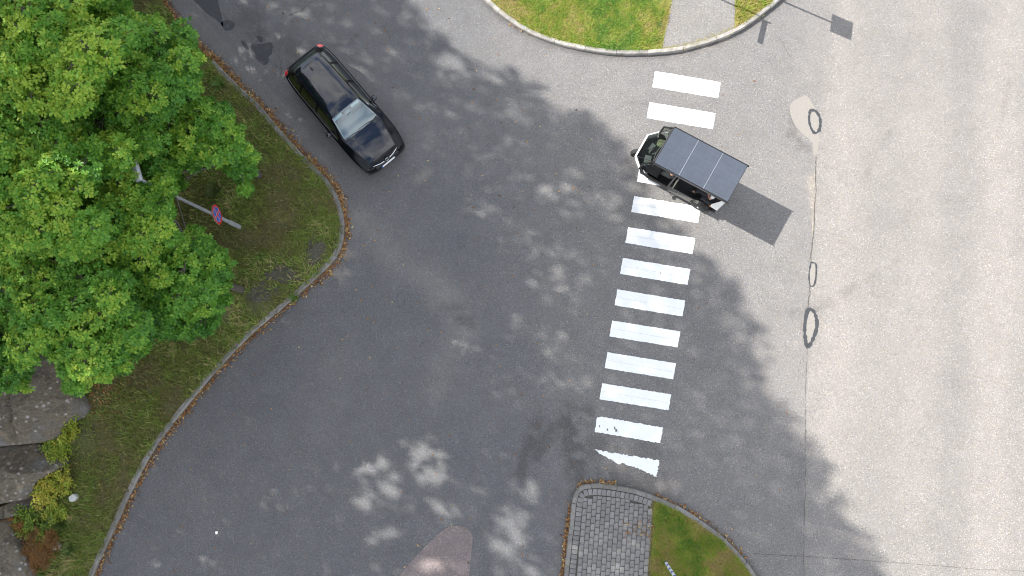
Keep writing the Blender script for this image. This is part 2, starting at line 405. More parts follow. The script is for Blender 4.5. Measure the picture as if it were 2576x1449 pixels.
# zebra stripes: the four corners of each on the asphalt
L0 = [(1648, 179), (1634, 257), (1609, 417), (1595, 493), (1580, 571), (1567, 649), (1553, 728), (1540, 806), (1528, 886), (1515, 964)]
for k, (u, v) in enumerate(L0):
    w = 165+k*.95; hh = 40; dx = -7
    q = [(u, v), (u+w, v+28), (u+w+dx, v+28+hh), (u+dx, v+hh)]
    o = MB().prism(noisy_outline(gl(q), .008, .06, k), .001, .006).build('crossing_stripe', MT['paint'], road)
    a, b = G(u+dx*.5+6, v+hh*.52), G(u+w+dx*.5-6, v+28+hh*.52)
    d = (b-a)[:2]; nn = np.array([-d[1], d[0]])/np.linalg.norm(d)*.002
    r_ = random.Random(k)
    if k > 2:
        MB().quad(*[(p[0], p[1], .0075) for p in (a[:2]-nn, b[:2]-nn, b[:2]+nn, a[:2]+nn)]).build('stripe_joint', MT['joint_line'], o)
# the two worn ones at the lower kerb
q = [(1502, 1050), (1512, 1048), (1668, 1076), (1661, 1115), (1496, 1086)]
MB().prism(noisy_outline(gl(q), .014, .05, 31), .001, .006).build('crossing_stripe', MT['paint'], road)
q = [(1493, 1130), (1560, 1142), (1658, 1158), (1652, 1200), (1630, 1190), (1606, 1178), (1585, 1172), (1568, 1165), (1556, 1168), (1535, 1155), (1512, 1143)]
MB().prism(noisy_outline(gl(q), .022, .04, 32), .001, .006).build('crossing_stripe', MT['paint'], road)
for (u, v, r) in ((1546, 1077, 3.2), (1550, 1083, 3.6), (1528, 1081, 2.4), (1508, 1072, 2)):
    q = [(u+r*math.cos(t)*random.uniform(.6, 1.1), v+r*1.4*math.sin(t)*random.uniform(.6, 1.2)) for t in np.linspace(0, 2*math.pi, 9)[:-1]]
    MB().prism(gl(q), .0062, .008).build('worn_spot', MT['path'], road)
# repairs along the joint of the main road
def ring(poly, w, seed):
    c = np.mean(poly, 0); r = random.Random(seed)
    P = np.array(poly); P = spline(list(P)+[P[0]], .05)[:-1]
    V = []; F = []; n = len(P)
    for i, p in enumerate(P):
        t = P[(i+1) % n]-P[i-1]; nn = np.array([t[1], -t[0]])/np.linalg.norm(t); ww = w*r.uniform(.6, 1.35)
        V += [(*(p-nn*ww), .010), (*(p+nn*ww), .010)]
    for i in range(n): j = (i+1) % n; F.append((2*i, 2*i+1, 2*j+1, 2*j))
    return V, F
def patch(outer, seed, inner_ring=None, w=.05, z=.006):
    if outer is not None:
        P = spline(gl(outer)+[gl(outer)[0]], .08)[:-1]
        MB().prism(noisy_outline([tuple(p) for p in P], .012, .06, seed), .001, z).build('road_patch', MT['concrete'], road)
    if inner_ring is not None:
        V, F = ring(gl(inner_ring), w, seed); MB().add(V, F).build('tar_seal', MT['tar'], road)
patch([(2012, 245), (2028, 240), (2042, 258), (2058, 290), (2060, 345), (2056, 385), (2046, 388), (2044, 360), (2020, 338), (2000, 315), (1988, 285), (1990, 260)], 1,
      [(2038, 277), (2052, 280), (2063, 300), (2061, 326), (2050, 335), (2040, 322), (2035, 300)], .045)
patch([(2040, 664), (2050, 668), (2048, 715), (2038, 716), (2034, 690)], 2, [(2040, 660), (2052, 664), (2053, 690), (2048, 716), (2038, 718), (2035, 690)], .024, .007)
patch([(2034, 780), (2046, 786), (2052, 815), (2044, 850), (2033, 870), (2026, 835), (2027, 800)], 3, [(2033, 777), (2047, 784), (2055, 815), (2046, 850), (2031, 872), (2024, 835), (2027, 798)], .055, .008)
# tar patches near the top left of the side road
for k, q in enumerate([[(470, -20), (496, 10), (522, 34), (548, 52), (562, 66), (549, 6), (540, -20)],
                       [(555, 57), (572, 50), (590, 58), (586, 72), (566, 76)],
                       [(632, 112), (660, 110), (684, 108), (684, 134), (676, 142), (675, 158), (664, 164), (652, 154), (634, 136)],
                       [(606, 102), (616, 105), (626, 122), (620, 126), (611, 116)], [(643, 90), (658, 92), (662, 104), (654, 107)]]):
    P = spline(gl(q)+[gl(q)[0]], .08)[:-1]
    MB().prism(noisy_outline([tuple(p) for p in P], .03, .06, 40+k), .001, .006).build('tar_patch', MT['tar'], road)
# flush reddish wedge at the lower edge
q = [(940, 1530), (1020, 1430), (1050, 1395), (1085, 1360), (1112, 1336), (1135, 1324), (1160, 1324), (1180, 1335), (1189, 1350), (1186, 1390), (1181, 1440), (1176, 1530)]
MB().prism(noisy_outline([tuple(p) for p in spline(gl(q), .12)], .010, .06, 50), .001, .006).build('red_asphalt_wedge', MT['red_asphalt'], road)
# cracks and joints: narrow ribbons
def crack(pts, w, amp, mat, seed, z=.011):
    P = spline(gl(pts), .07); r = random.Random(seed); V = []; F = []
    off = 0
    for i, p in enumerate(P):
        t = P[min(i+1, len(P)-1)]-P[max(i-1, 0)]; nn = np.array([t[1], -t[0]])/(np.linalg.norm(t)+1e-9)
        off = off*.8+r.uniform(-amp, amp); ww = w*r.uniform(.2, 1.2); p = p+nn*off
        V += [(*(p-nn*ww), z), (*(p+nn*ww), z)]
    F = [(2*i, 2*i+1, 2*i+3, 2*i+2) for i in range(len(P)-1)]
    MB().add(V, F).build('road_crack', mat, road)
MT['crack'] = plain('crack_dirt', (.080, .073, .065), .95, var=.4)
MT['crack_light'] = plain('crack_grit', (.23, .21, .18), .95, var=.3)
crack([(2052, 395), (2051, 470), (2049, 540), (2043, 620), (2041, 655)], .016, .015, MT['crack'], 1)
crack([(2050, 430), (2049, 520), (2045, 600)], .035, .03, MT['crack_light'], 2, .009)
crack([(2036, 718), (2034, 775)], .018, .02, MT['crack'], 3)
crack([(2030, 872), (2027, 1000), (2025, 1130), (2024, 1300), (2023, 1449)], .006, .010, MT['crack'], 4)
crack([(1895, 1392), (2050, 1402), (2250, 1415), (2450, 1430), (2620, 1440)], .006, .008, MT['crack'], 5)
crack([(1995, 150), (1975, 120), (1960, 95)], .007, .03, MT['crack'], 6); crack([(1905, 180), (1930, 160), (1950, 140)], .005, .02, MT['crack'], 7)
for k, q in enumerate([[(545, 20), (600, 70), (650, 120), (700, 180)], [(590, 10), (640, 60), (690, 130), (720, 200)], [(640, 5), (660, 60), (640, 110)], [(700, 60), (760, 20), (800, -10)]]):
    crack(q, .012, .05, MT['crack'], 20+k)

# ------------------------------------------------------------------ kerbs
def kerb(line, side, width, name, label, stone=.98, h=.125, t0=0.0, gap=.012, top_noise=.004, mat='granite'):
    root = empty(name); tag(root, label, kind='structure')
    inner = offset_line(line, side*width); n = len(line); per = int(round(stone/.12)); i = 0; r = random.Random(len(line))
    while i < n-2:
        j = min(i+per+r.choice((-1, 0, 0, 1)), n-1); a, b = line[i:j+1], inner[i:j+1]; m = len(a)
        if m < 2: break
        e = (a[1]-a[0]); e /= np.linalg.norm(e); a = a.copy(); b = b.copy()
        a[0] += e*gap; b[0] += e*gap; sh = r.uniform(-.010, .010); dz = r.uniform(-.006, .006)
        ca = a+(b-a)*.16; V = []; F = []
        for k in range(m):
            z = h+dz+r.uniform(-top_noise, top_noise); jx = r.uniform(-.006, .006)
            nn = (b[k]-a[k])/width; o_ = nn*(sh+jx)
            V += [(*(a[k]+o_), -.05), (*(a[k]+o_*.8), h*.72+dz), (*(ca[k]+o_), z), (*(b[k]+o_), z), (*(b[k]+o_), -.05)]
        for k in range(m-1):
            F += [(5*k+q, 5*k+q+1, 5*k+q+6, 5*k+q+5) for q in range(4)]
        F += [(0, 1, 2, 3, 4), tuple(5*(m-1)+q for q in (4, 3, 2, 1, 0))]
        link('kerb_stone', MB().add(V, F).mesh('kerb_stone'), MT[mat], root); i = j
    return root
vk_vis = vk[np.array([project((p[0], p[1], 0))[1] for p in vk]) > 150]
kerb(vk_vis, 1, .15, 'kerb', 'grey granite kerb curving round the wooded grass verge', .98, mat='granite_dark')
kerb(tk, -1, .14, 'kerb', 'pale sunlit granite kerb round the lawn and footpath', 1.1, .14, top_noise=.007)
kerb(lk, 1, .14, 'kerb', 'granite kerb round the paved nose of the block-paved island', .98, mat='granite_dark')
tk_in = offset_line(tk, -.13); lk_in = offset_line(lk, .13)

# ------------------------------------------------------------------ verge terrain on the left
vy = vk[:, 1]; order = np.argsort(vy); vy_s, vx_s = vy[order], vk[order, 0]
def verge_edge(y): return np.interp(y, vy_s, vx_s)
KD_LINE = vk[::5]
def verge_z(x, y):
    d = dist_line(np.asarray(x, float), np.asarray(y, float), KD_LINE)
    z = .10+.03*np.minimum(d, 1)+.045*np.maximum(d-1, 0)+.20*np.maximum(d-5.5, 0)*smooth(5.5, 10, d)
    return np.minimum(z, 7.0)+(fbm(x, y, .8, 4, 50)-.5)*.16*smooth(.2, 1.5, d)
ts = np.r_[np.linspace(0, .25, 60), np.linspace(.25, 1, 50)[1:]]
yv = np.linspace(vy_s[0], vy_s[-1], 260)
E_ = verge_edge(yv)-.10
VX = E_[:, None]+(-46-E_[:, None])*ts[None, :]; VYY = np.repeat(yv[:, None], len(ts), 1)
VZ = verge_z(VX.ravel(), VYY.ravel()).reshape(VX.shape); VZ[:, 0] -= .0
verge = link('grass_verge', grid_mesh('grass_verge', np.stack([VX, VYY, VZ], -1)), MT['soil'], smooth=True); tag(verge, kind='structure')

# lawns and path on the upper island, lawn and paving base on the lower island
def flat(name, poly, z, mat):
    me = bpy.data.meshes.new(name); me.from_pydata([(p[0], p[1], z) for p in poly], [], [tuple(range(len(poly)))])
    bm = bmesh.new(); bm.from_mesh(me); bmesh.ops.triangulate(bm, faces=bm.faces); bmesh.ops.recalc_face_normals(bm, faces=bm.faces)
    for f in bm.faces:
        if f.normal.z < 0: f.normal_flip()
    bm.to_mesh(me); bm.free()
    return tag(link(name, me, mat), kind='structure')
pathL = gl([(1662, 150), (1664, 125), (1677, 60), (1690, 0), (1716, -120)]); pathR = gl([(1842, 110), (1845, 62), (1848, 0), (1856, -120)])
xL = lambda y: np.interp(y, [p[1] for p in pathL], [p[0] for p in pathL]); xR = lambda y: np.interp(y, [p[1] for p in pathR], [p[0] for p in pathR])
iL = int(np.argmin([abs(p[0]-xL(p[1])) for p in tk_in])); iR = int(np.argmin([abs(p[0]-xR(p[1]))+(p[0] < 3)*9 for p in tk_in]))
YT = 15.6
lawnA = [tuple(p) for p in tk_in[:iL+1]]+[(xL(13.), 13.), (xL(YT), YT), (tk_in[0][0]-3, YT)]
pathP = [tuple(p) for p in tk_in[iL:iR+1]]+[(xR(13.), 13.), (xR(YT), YT), (xL(YT), YT), (xL(13.), 13.)]
lawnB = [tuple(p) for p in tk_in[iR:]]+[(tk_in[-1][0], YT), (xR(YT), YT), (xR(13.), 13.)]
flat('lawn', lawnA, .118, MT['lawn_soil']); flat('footpath', pathP, .122, MT['path']); flat('lawn', lawnB, .118, MT['lawn_soil'])
divide = gl([(1646, 1262), (1644, 1330), (1641, 1400), (1638, 1460), (1632, 1600)], .1)
iD = int(np.argmin([np.hypot(p[0]-divide[0][0], p[1]-divide[0][1]) for p in lk_in]))
paveP = [tuple(p) for p in lk_in[:iD+1]]+divide
lawnC = [tuple(p) for p in lk_in[iD:]]+divide[::-1]
pave_root = flat('paving', paveP, .085, MT['joint_sand']); flat('lawn', lawnC, .105, MT['lawn_soil'])

# block paving: every block an object, border course plus running columns
def paver_mesh(w, l):
    return MB().box((0, 0, 0), (w, l, .06), 0, .014).mesh('paver')
pm = [paver_mesh(.138, .208), paver_mesh(.136, .205), paver_mesh(.139, .21)]
bmh = [paver_mesh(.135, .19)]
half = [paver_mesh(.138, .10)]
def put_paver(me, x, y, rz, rr=random.Random(5)):
    o = bpy.data.objects.new('paver', me); col.objects.link(o); o.parent = pave_root
    if not me.materials: me.materials.append(MT['paver'])
    o.location = (x, y, .095+rr.uniform(-.004, .004)); o.rotation_euler = (rr.uniform(-.01, .01), rr.uniform(-.01, .01), rz+rr.uniform(-.012, .012))
border = offset_line(lk, .14+.115); bl = np.r_[0, np.cumsum(np.linalg.norm(np.diff(border, axis=0), axis=1))]
d0 = np.array(divide[0]); s = .0
dl = [(p[1], p[0]) for p in divide][::-1]
xdiv = lambda y: np.interp(y, [p[1] for p in divide][::-1], [p[0] for p in divide][::-1])
while s < bl[-1]:
    p = np.array([np.interp(s, bl, border[:, 0]), np.interp(s, bl, border[:, 1])]); q = np.array([np.interp(s+.02, bl, border[:, 0]), np.interp(s+.02, bl, border[:, 1])])
    t = q-p; ang = math.atan2(t[1], t[0]); pu, pv, _ = project((p[0], p[1], .1))
    if pv < 1500 and p[0] < xdiv(p[1])-.05 and p[0] < d0[0]-.03: put_paver(bmh[0], p[0], p[1], ang)
    s += .145
inner_poly = [tuple(p) for p in offset_line(lk, .14+.205)[:iD+6]]+[(x-.01, y) for x, y in divide]
o0 = G(1540, 1449, .1)[:2]; ax = G(1438, 1270, .1)[:2]-G(1423, 1400, .1)[:2]; ax /= np.linalg.norm(ax); ax = ax*.75+np.array([0, 1])*.25; ax /= np.linalg.norm(ax); ay = np.array([ax[1], -ax[0]])
ip = np.array(inner_poly)
for ci in range(-14, 16):
    for ri in range(-4, 18):
        c = o0+ay*ci*.146+ax*(ri*.216+(ci % 2)*.108)
        cs = [c+ay*sx*.05+ax*sy*.09 for sx in (-1, 1) for sy in (-1, 1)]
        ok = in_poly(np.array([k[0] for k in cs]), np.array([k[1] for k in cs]), inner_poly)
        pu, pv, _ = project((c[0], c[1], .1))
        if pv > 1500: continue
        rz = math.atan2(ax[1], ax[0])-math.pi/2
        if ok.all(): put_paver(random.choice(pm), c[0], c[1], rz)
        else:
            for sg in (-1, 1):
                c2 = c+ax*sg*.054; cs = [c2+ay*sx*.045+ax*sy*.04 for sx in (-1, 1) for sy in (-1, 1)]
                if in_poly(np.array([k[0] for k in cs]), np.array([k[1] for k in cs]), inner_poly).all(): put_paver(half[0], c2[0], c2[1], rz)

# ------------------------------------------------------------------ foliage tools
def leaves(name, C, A, N, S, tmpl, tone, mat, parent=None):
    """C centres, A axis, N normal (n,3), S size (n,), tmpl=(verts (k,3), faces)"""
    A = A/np.linalg.norm(A, axis=1)[:, None]; B = np.cross(N, A); B /= (np.linalg.norm(B, axis=1)[:, None]+1e-9); N = np.cross(A, B)
    T, F = tmpl; T = np.array(T); n, k = len(C), len(T)
    V = C[:, None]+S[:, None, None]*(T[None, :, 0:1]*A[:, None]+T[None, :, 1:2]*B[:, None]+T[None, :, 2:3]*N[:, None])
    fl = np.concatenate([np.array(f) for f in F]); tot = np.array([len(f) for f in F])
    loops = (np.arange(n)[:, None]*k+fl[None]).ravel(); totals = np.tile(tot, n); starts = np.r_[0, np.cumsum(totals)[:-1]]
    c = np.repeat(np.stack([tone, tone, tone], 1), k, 0)
    return link(name, fast_mesh(name, V.reshape(-1, 3), loops, starts, totals, c), mat, parent)
OAK = ([(0, 0, 0), (.16, .07, .02), (.32, .22, .06), (.42, .14, .04), (.60, .30, .08), (.70, .18, .05), (.86, .20, .04), (1, 0, -.02),
        (.86, -.20, .04), (.70, -.18, .05), (.60, -.30, .08), (.42, -.14, .04), (.32, -.22, .06), (.16, -.07, .02)],
       [(0, 1, 2, 3, 4, 5, 6, 7), (0, 7, 8, 9, 10, 11, 12, 13)])
OVAL = ([(0, 0, 0), (.3, .22, .05), (.7, .22, .04), (1, 0, -.03), (.7, -.22, .04), (.3, -.22, .05)], [(0, 1, 2, 3), (0, 3, 4, 5)])
BLADE = ([(0, -.06, 0), (0, .06, 0), (.6, .035, .08), (1, 0, -.04), (.6, -.035, .08)], [(0, 1, 2, 4), (4, 2, 3)])
TRI = ([(0, -.085, 0), (0, .085, 0), (1, 0, 0)], [(0, 1, 2)])
CLUMP = ([(-.5, -.4, 0), (.1, -.5, .1), (.55, -.1, 0), (.3, .45, -.08), (-.3, .5, .05)], [(0, 1, 2, 3, 4)])
def rand_unit(n, zlo=-1, zhi=1):
    z = rng.uniform(zlo, zhi, n); t = rng.uniform(0, 2*np.pi, n); r = np.sqrt(1-z*z); return np.stack([r*np.cos(t), r*np.sin(t), z], 1)

MT['oak_leaf'] = leaf_mat('oak_leaf', [(0, (.032, .110, .020)), (.35, (.085, .245, .032)), (.7, (.175, .375, .042)), (1, (.36, .50, .06))], .40)
MT['tall_leaf'] = leaf_mat('tall_leaf', [(0, (.045, .075, .02)), (1, (.09, .14, .035))], .15)
MT['bark'] = plain('bark', (.085, .072, .060), .9, var=.4, vscale=9)
MT['twig'] = plain('twig_bark', (.16, .145, .125), .9, var=.4, vscale=9)
MT['verge_blade'] = leaf_mat('verge_grass', [(0, (.180, .140, .065)), (.25, (.175, .170, .048)), (.5, (.165, .200, .040)), (.85, (.165, .260, .040)), (1, (.38, .33, .14))], .2, .7)
MT['lawn_blade'] = leaf_mat('lawn_grass', [(0, (.40, .31, .13)), (.25, (.31, .30, .06)), (.6, (.26, .33, .036)), (.9, (.17, .30, .034)), (1, (.10, .22, .03))], .25, .7)
MT['litter'] = leaf_mat('dry_leaf', [(0, (.085, .040, .020)), (.4, (.21, .095, .036)), (.75, (.36, .20, .075)), (1, (.50, .38, .16))], .1, .8)

# ------------------------------------------------------------------ oaks of the verge
CANOPY = [(-420, -330), (300, -330), (305, -30), (345, 30), (400, 40), (440, 55), (466, 32), (492, 60), (500, 110), (512, 150), (505, 210), (520, 250), (560, 240), (590, 285), (612, 320),
          (618, 355), (665, 400), (642, 440), (636, 490), (600, 497), (588, 455), (560, 432), (520, 425), (500, 438), (462, 430), (450, 445), (484, 462), (470, 482), (440, 478), (436, 505), (446, 530),
          (436, 560), (470, 560), (520, 572), (540, 615), (590, 640), (600, 668), (580, 700), (585, 745), (560, 790), (537, 850), (500, 842), (480, 862), (440, 852), (400, 872), (370, 888),
          (330, 932), (270, 962), (230, 972), (190, 1003), (160, 985), (135, 955), (150, 930), (112, 890), (90, 925), (72, 985), (0, 992), (-420, 1010)]
OAKS = [  # crown centre in the photo, tree-top height, radius, label
    ((60, 60), 9.2, 4.0, 'tall yellow-green young oak at the head of the verge, above the others'),
    ((330, 210), 7.2, 3.4, 'young green oak reaching over the kerb leaf litter behind the black car'),
    ((520, 350), 5.6, 2.6, 'low spreading oak whose outer twigs hang over open grass by the sign'),
    ((110, 470), 8.4, 3.4, 'broad bright oak crown uphill from the lamp post'),
    ((350, 560), 6.7, 2.6, 'oak whose leaves hide the head of the lamp post'),
    ((470, 690), 5.4, 2.6, 'low oak beside the bare dark soil patch, downhill of the sign'),
    ((190, 760), 6.8, 3.2, 'oak with pale yellow tips standing just above the boulders'),
    ((-40, 880), 6.2, 2.6, 'oak overhanging the largest lichen-covered boulder')]
oak_xy = [G(u, v, h*.7)[:2] for (u, v), h, r, l in OAKS]
rr = random.Random(11); cl = [[] for _ in OAKS]
pts = []
cu = rng.uniform(-400, 680, 9000); cv = rng.uniform(-320, 1010, 9000)
cin = in_poly(cu, cv, CANOPY); cu, cv = cu[cin], cv[cin]; ce = dist_line(cu, cv, CANOPY+CANOPY[:1])
pa = np.zeros((0, 3))
for u, v, ed in zip(cu, cv, ce):
    if ed < 8: continue
    z = 5.
    for _ in range(3):
        p = G(u, v, z)[:2]; ds = [np.hypot(*(p-c))/OAKS[i][2] for i, c in enumerate(oak_xy)]; i = int(np.argmin(ds))
        z = max(2.0, OAKS[i][1]*(1-.42*min(ds[i], 1.25)**2)-.5)
    dz = rr.choice((0, 0, 0, -.5, -1.0)); z2 = max(1.8, z+dz+rr.uniform(-.35, .35)); p = G(u, v, z2)
    if ds[i] > 1.6 or (len(pa) and (((pa-p)*np.array([1, 1, 1.3]))**2).sum(1).min() < .38**2): continue
    pa = np.vstack([pa, p]); cl[i].append((*p, ed))
for i, ((uv), h, R, lab) in enumerate(OAKS):
    cx, cy = oak_xy[i]; gz = float(verge_z(np.array([cx]), np.array([cy]))[0]); r = random.Random(100+i)
    root = empty('oak_tree', (cx, cy, gz)); tag(root, lab, 'tree', 'young oaks on the verge')
    off = np.array([cx, cy, gz]); m = MB(); tw = MB(); zt = h*.45
    pl = [(0, 0, -.15), (r.uniform(-.1, .1), r.uniform(-.1, .1), zt*.5), (r.uniform(-.2, .2), r.uniform(-.2, .2), zt), (r.uniform(-.3, .3), r.uniform(-.3, .3), h*.8-gz)]
    m.tube(pl, [.13, .105, .085, .03], 8)
    Cc, Aa, Nn, Ss, Tt = [], [], [], [], []
    tree_tone = r.uniform(-.06, .06)
    for c in cl[i]:
        ced = c[3]; c = np.array(c[:3]); l = c-off; b0 = Vector(pl[1]).lerp(Vector(pl[2]), r.uniform(.2, 1)) if r.random() < .6 else Vector(pl[2]).lerp(Vector(pl[3]), r.uniform(0, .9))
        e = Vector(l); mid = b0.lerp(e, .55)+Vector((r.uniform(-.2, .2), r.uniform(-.2, .2), r.uniform(-.1, .35)))
        tw.tube([b0, mid, e], [.035, .02, .008], 5, cap=False)
        rad = min(r.uniform(.24, .50), max(.13, ced/100)); nr = int(9+46*(rad/.45)**2)
        dirs = rand_unit(nr, -.25, 1); rp = c+dirs*np.array([rad, rad, rad*.62])*rng.uniform(.62, 1.0, (nr, 1))
        ctone = .52+tree_tone+r.uniform(-.24, .24)+.05*(c[2]-5.5)-(.14 if c[2] < h*.6 else 0)  # lower clumps get darker leaves: shade of the crown gaps put into colour
        for k in range(0, nr, 6): tw.tube([e, Vector(rp[k]-off)], [.009, .004], 4, cap=False)
        nl = 7; q = dirs*.5+np.array([0, 0, .8]); q /= np.linalg.norm(q, axis=1)[:, None]
        ex = np.cross(q, np.array([.3, 1, 0])); ex /= np.linalg.norm(ex, axis=1)[:, None]; ey = np.cross(q, ex)
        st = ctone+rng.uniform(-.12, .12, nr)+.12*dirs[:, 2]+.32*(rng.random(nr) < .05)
        t = rng.uniform(0, 6.28, (nr, 1))+np.arange(nl)*6.283/nl+rng.uniform(-.3, .3, (nr, nl)); el = rng.uniform(-.25, .65, (nr, nl))
        A3 = (ex[:, None]*np.cos(t)[..., None]+ey[:, None]*np.sin(t)[..., None])*np.cos(el)[..., None]+q[:, None]*np.sin(el)[..., None]
        N3 = np.repeat(q[:, None], nl, 1)+rng.uniform(-.4, .4, (nr, nl, 3))*np.array([1, 1, 0])
        Cc.append((rp[:, None]+A3*.012).reshape(-1, 3)); Aa.append(A3.reshape(-1, 3)); Nn.append(N3.reshape(-1, 3))
        Ss.append(rng.uniform(.07, .125, nr*nl)); Tt.append((st[:, None]+rng.uniform(-.2, .2, (nr, nl))).ravel())
    m.build('trunk', MT['bark'], root); tw.build('limbs', MT['twig'], root)
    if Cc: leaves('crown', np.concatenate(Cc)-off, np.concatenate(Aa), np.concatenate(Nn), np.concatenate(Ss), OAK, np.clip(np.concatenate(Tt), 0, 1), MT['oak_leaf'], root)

# ------------------------------------------------------------------ tall trees uphill (out of frame) that shade the junction
SHADE = [(-900, -500), (860, -500), (1000, -120), (1045, -10), (1085, 55), (1150, 105), (1135, 165), (1200, 180), (1300, 170), (1375, 205), (1425, 245), (1490, 290), (1545, 345), (1590, 385), (1615, 455),
         (1690, 540), (1760, 640), (1850, 715), (1905, 800), (1940, 880), (1965, 985), (2040, 1100), (2130, 1220), (2190, 1310), (2215, 1449), (2260, 1700), (-900, 1900)]
HOLES = [(936, 798, 22, 28), (1102, 888, 16, 24), (1162, 878, 24, 10), (1060, 1138, 18, 20), (1085, 1201, 34, 14), (1112, 1150, 12, 18), (928, 1262, 30, 20), (977, 1226, 20, 16), (1286, 1312, 22, 22), (980, 1349, 15, 11),
         (938, 1357, 15, 9), (1308, 1364, 16, 12), (1253, 1367, 22, 12), (1283, 1397, 20, 14), (1127, 1290, 11, 9), (1090, 1268, 9, 7), (1334, 1232, 18, 22), (910, 1422, 26, 22), (1338, 1440, 14, 10), (1075, 1420, 20, 12), (950, 1168, 20, 12), (902, 1184, 12, 8)]
STRONG = len(HOLES)
HOLES += [(1300, 1260, 22, 30), (860, 1440, 22, 16), (1160, 1400, 14, 10), (1010, 820, 14, 10), (1070, 760, 26, 14), (1000, 1130, 18, 10),
         (1430, 720, 40, 26), (1330, 690, 40, 26), (1250, 560, 50, 34), (1420, 480, 40, 26), (1560, 480, 40, 26), (1640, 900, 34, 20), (1780, 985, 44, 18), (1790, 1075, 48, 18), (1860, 905, 30, 16),
         (1130, 690, 26, 16), (1230, 470, 34, 18), (1150, 530, 26, 16), (1300, 1010, 22, 14), (845, 790, 14, 10), (840, 660, 26, 40), (862, 610, 18, 26), (1690, 1210, 34, 16),
         (1820, 1180, 40, 18), (1960, 1260, 40, 16), (150, 100, 90, 90), (70, 260, 90, 70), (60, 560, 60, 40), (120, 640, 50, 40), (230, 920, 60, 40), (1760, 1400, 60, 40)]
TALL = [((-31, 26), 26, 4.6), ((-26.5, 22.5), 27.5, 4.4), ((-22.5, 18.5), 27.5, 4.4), ((-19.5, 14.5), 27, 4.2), ((-17.5, 10.6), 27.5, 4.0), ((-17, 6.4), 27, 4.2),
        ((-23, 9.5), 25, 4.6), ((-28, 15.5), 25, 4.8), ((-24, 2.5), 25, 4.8), ((-21, -2.5), 23, 4.6), ((-29, 7), 24, 4.8), ((-28, -5), 23, 4.8), ((-34, 19), 24, 4.6), ((-33, 1), 22, 4.6), ((-37, 10), 22, 4.6), ((-36, 31), 25, 4.6)]
N = 150000
gu = rng.uniform(-700, 2300, N); gv = rng.uniform(-450, 1750, N)
keep = in_poly(gu, gv, SHADE)
gx = np.zeros(N); gy = np.zeros(N)
r3 = np.stack([gu-CX, -(gv-CY), np.full(N, -FPX)], 1)@ROT.T; t3 = -CAM_H/r3[:, 2]; gx = r3[:, 0]*t3; gy = r3[:, 1]*t3
al, ac = gx*SDX+gy*SDY, -gx*SDY+gy*SDX
edge = dist_line(gu, gv, SHADE[2:24])
den = .58+.16*smooth(1150, 800, gu)+.45*(fbm(al*.7, ac*1.2, .6, 4, 60)-.5)+.25*(fbm(al*.7, ac*1.3, 1.7, 3, 61)-.5)
den = np.clip(den, .46, 1)*(1-.62*smooth(250, 450, gu)*smooth(1000, 860, gu)*smooth(1150, 950, gv)*smooth(60, 160, gv))*smooth(-25, 85, edge+170*(fbm(al*.5, ac*1.3, .8, 4, 62)-.5))
for k, (u, v, a, b) in enumerate(HOLES):
    e_ = 13 if k < STRONG else 12; q_ = ((gu-u)/(a+e_))**2+((gv-v)/(b+e_))**2
    den = np.where(q_ < 1, 0, den) if k < STRONG else den*(1-.45*np.exp(-q_*.8))
keep &= den > rng.uniform(0, 1, N)
gx, gy = gx[keep], gy[keep]; n = len(gx)
tc = np.array([t[0] for t in TALL]); th = np.array([t[1] for t in TALL]); tr = np.array([t[2] for t in TALL])
bh = np.zeros(n); bi = np.full(n, -1); best = np.full(n, 9.0)
for _ in range(14):
    hh = rng.uniform(8, 27.5, n); px, py = gx-SDX*COT*hh, gy-SDY*COT*hh
    zc, zr_ = th*.62, th*.40
    q = np.sqrt(((px[:, None]-tc[:, 0])**2+(py[:, None]-tc[:, 1])**2)/tr**2+((hh[:, None]-zc)/zr_)**2)
    i = np.argmin(q, 1); qq = q[np.arange(n), i]
    better = (qq < best) & ((best > 1.0) | (rng.random(n) < .3)); best = np.where(better, qq, best); bh = np.where(better, hh, bh); bi = np.where(better, i, bi)
px, py = gx-SDX*COT*bh, gy-SDY*COT*bh
pu, pv, pd = project(np.stack([px, py, bh], 1))
seen = (pd > .3) & (pu > -60) & (pu < 2636) & (pv > -60) & (pv < 1509)
ok = (best < 1.25) & ~seen
MT['tall_bark'] = plain('tall_bark', (.12, .085, .06), .9, var=.4, vscale=4)
for i, ((x, y), h, R) in enumerate(TALL):
    gz = float(verge_z(np.array([x]), np.array([y]))[0]); root = empty('tall_tree', (x, y, gz))
    tag(root, 'tall broadleaved tree on the rocky slope beyond the oaks', 'tree', 'tall trees beyond the oaks')
    m = MB(); r = random.Random(300+i)
    m.tube([(0, 0, -.3), (.1, .05, h*.35), (-.05, .1, h*.7), (0, 0, h*.97-gz)], [.24, .19, .12, .03], 8)
    s_ = np.where(ok & (bi == i))[0]; off = np.array([x, y, gz])
    for k in s_[::60]:
        e = np.array([px[k], py[k], bh[k]])-off; zb = max(h*.25, e[2]-1.5-np.hypot(e[0], e[1])*.4)
        m.tube([(0, 0, zb), (e[0]*.5, e[1]*.5, (zb+e[2])/2+.2), tuple(e)], [.07, .045, .012], 5, cap=False)
    m.build('trunk', MT['tall_bark'], root)
    if len(s_):
        nl = 2; C = np.repeat(np.stack([px[s_], py[s_], bh[s_]], 1), nl, 0)-off+rng.normal(0, .10, (len(s_)*nl, 3))
        leaves('crown', C, rand_unit(len(C)), rand_unit(len(C), -.2, 1), rng.uniform(.13, .25, len(C)), CLUMP, rng.random(len(C)), MT['tall_leaf'], root)

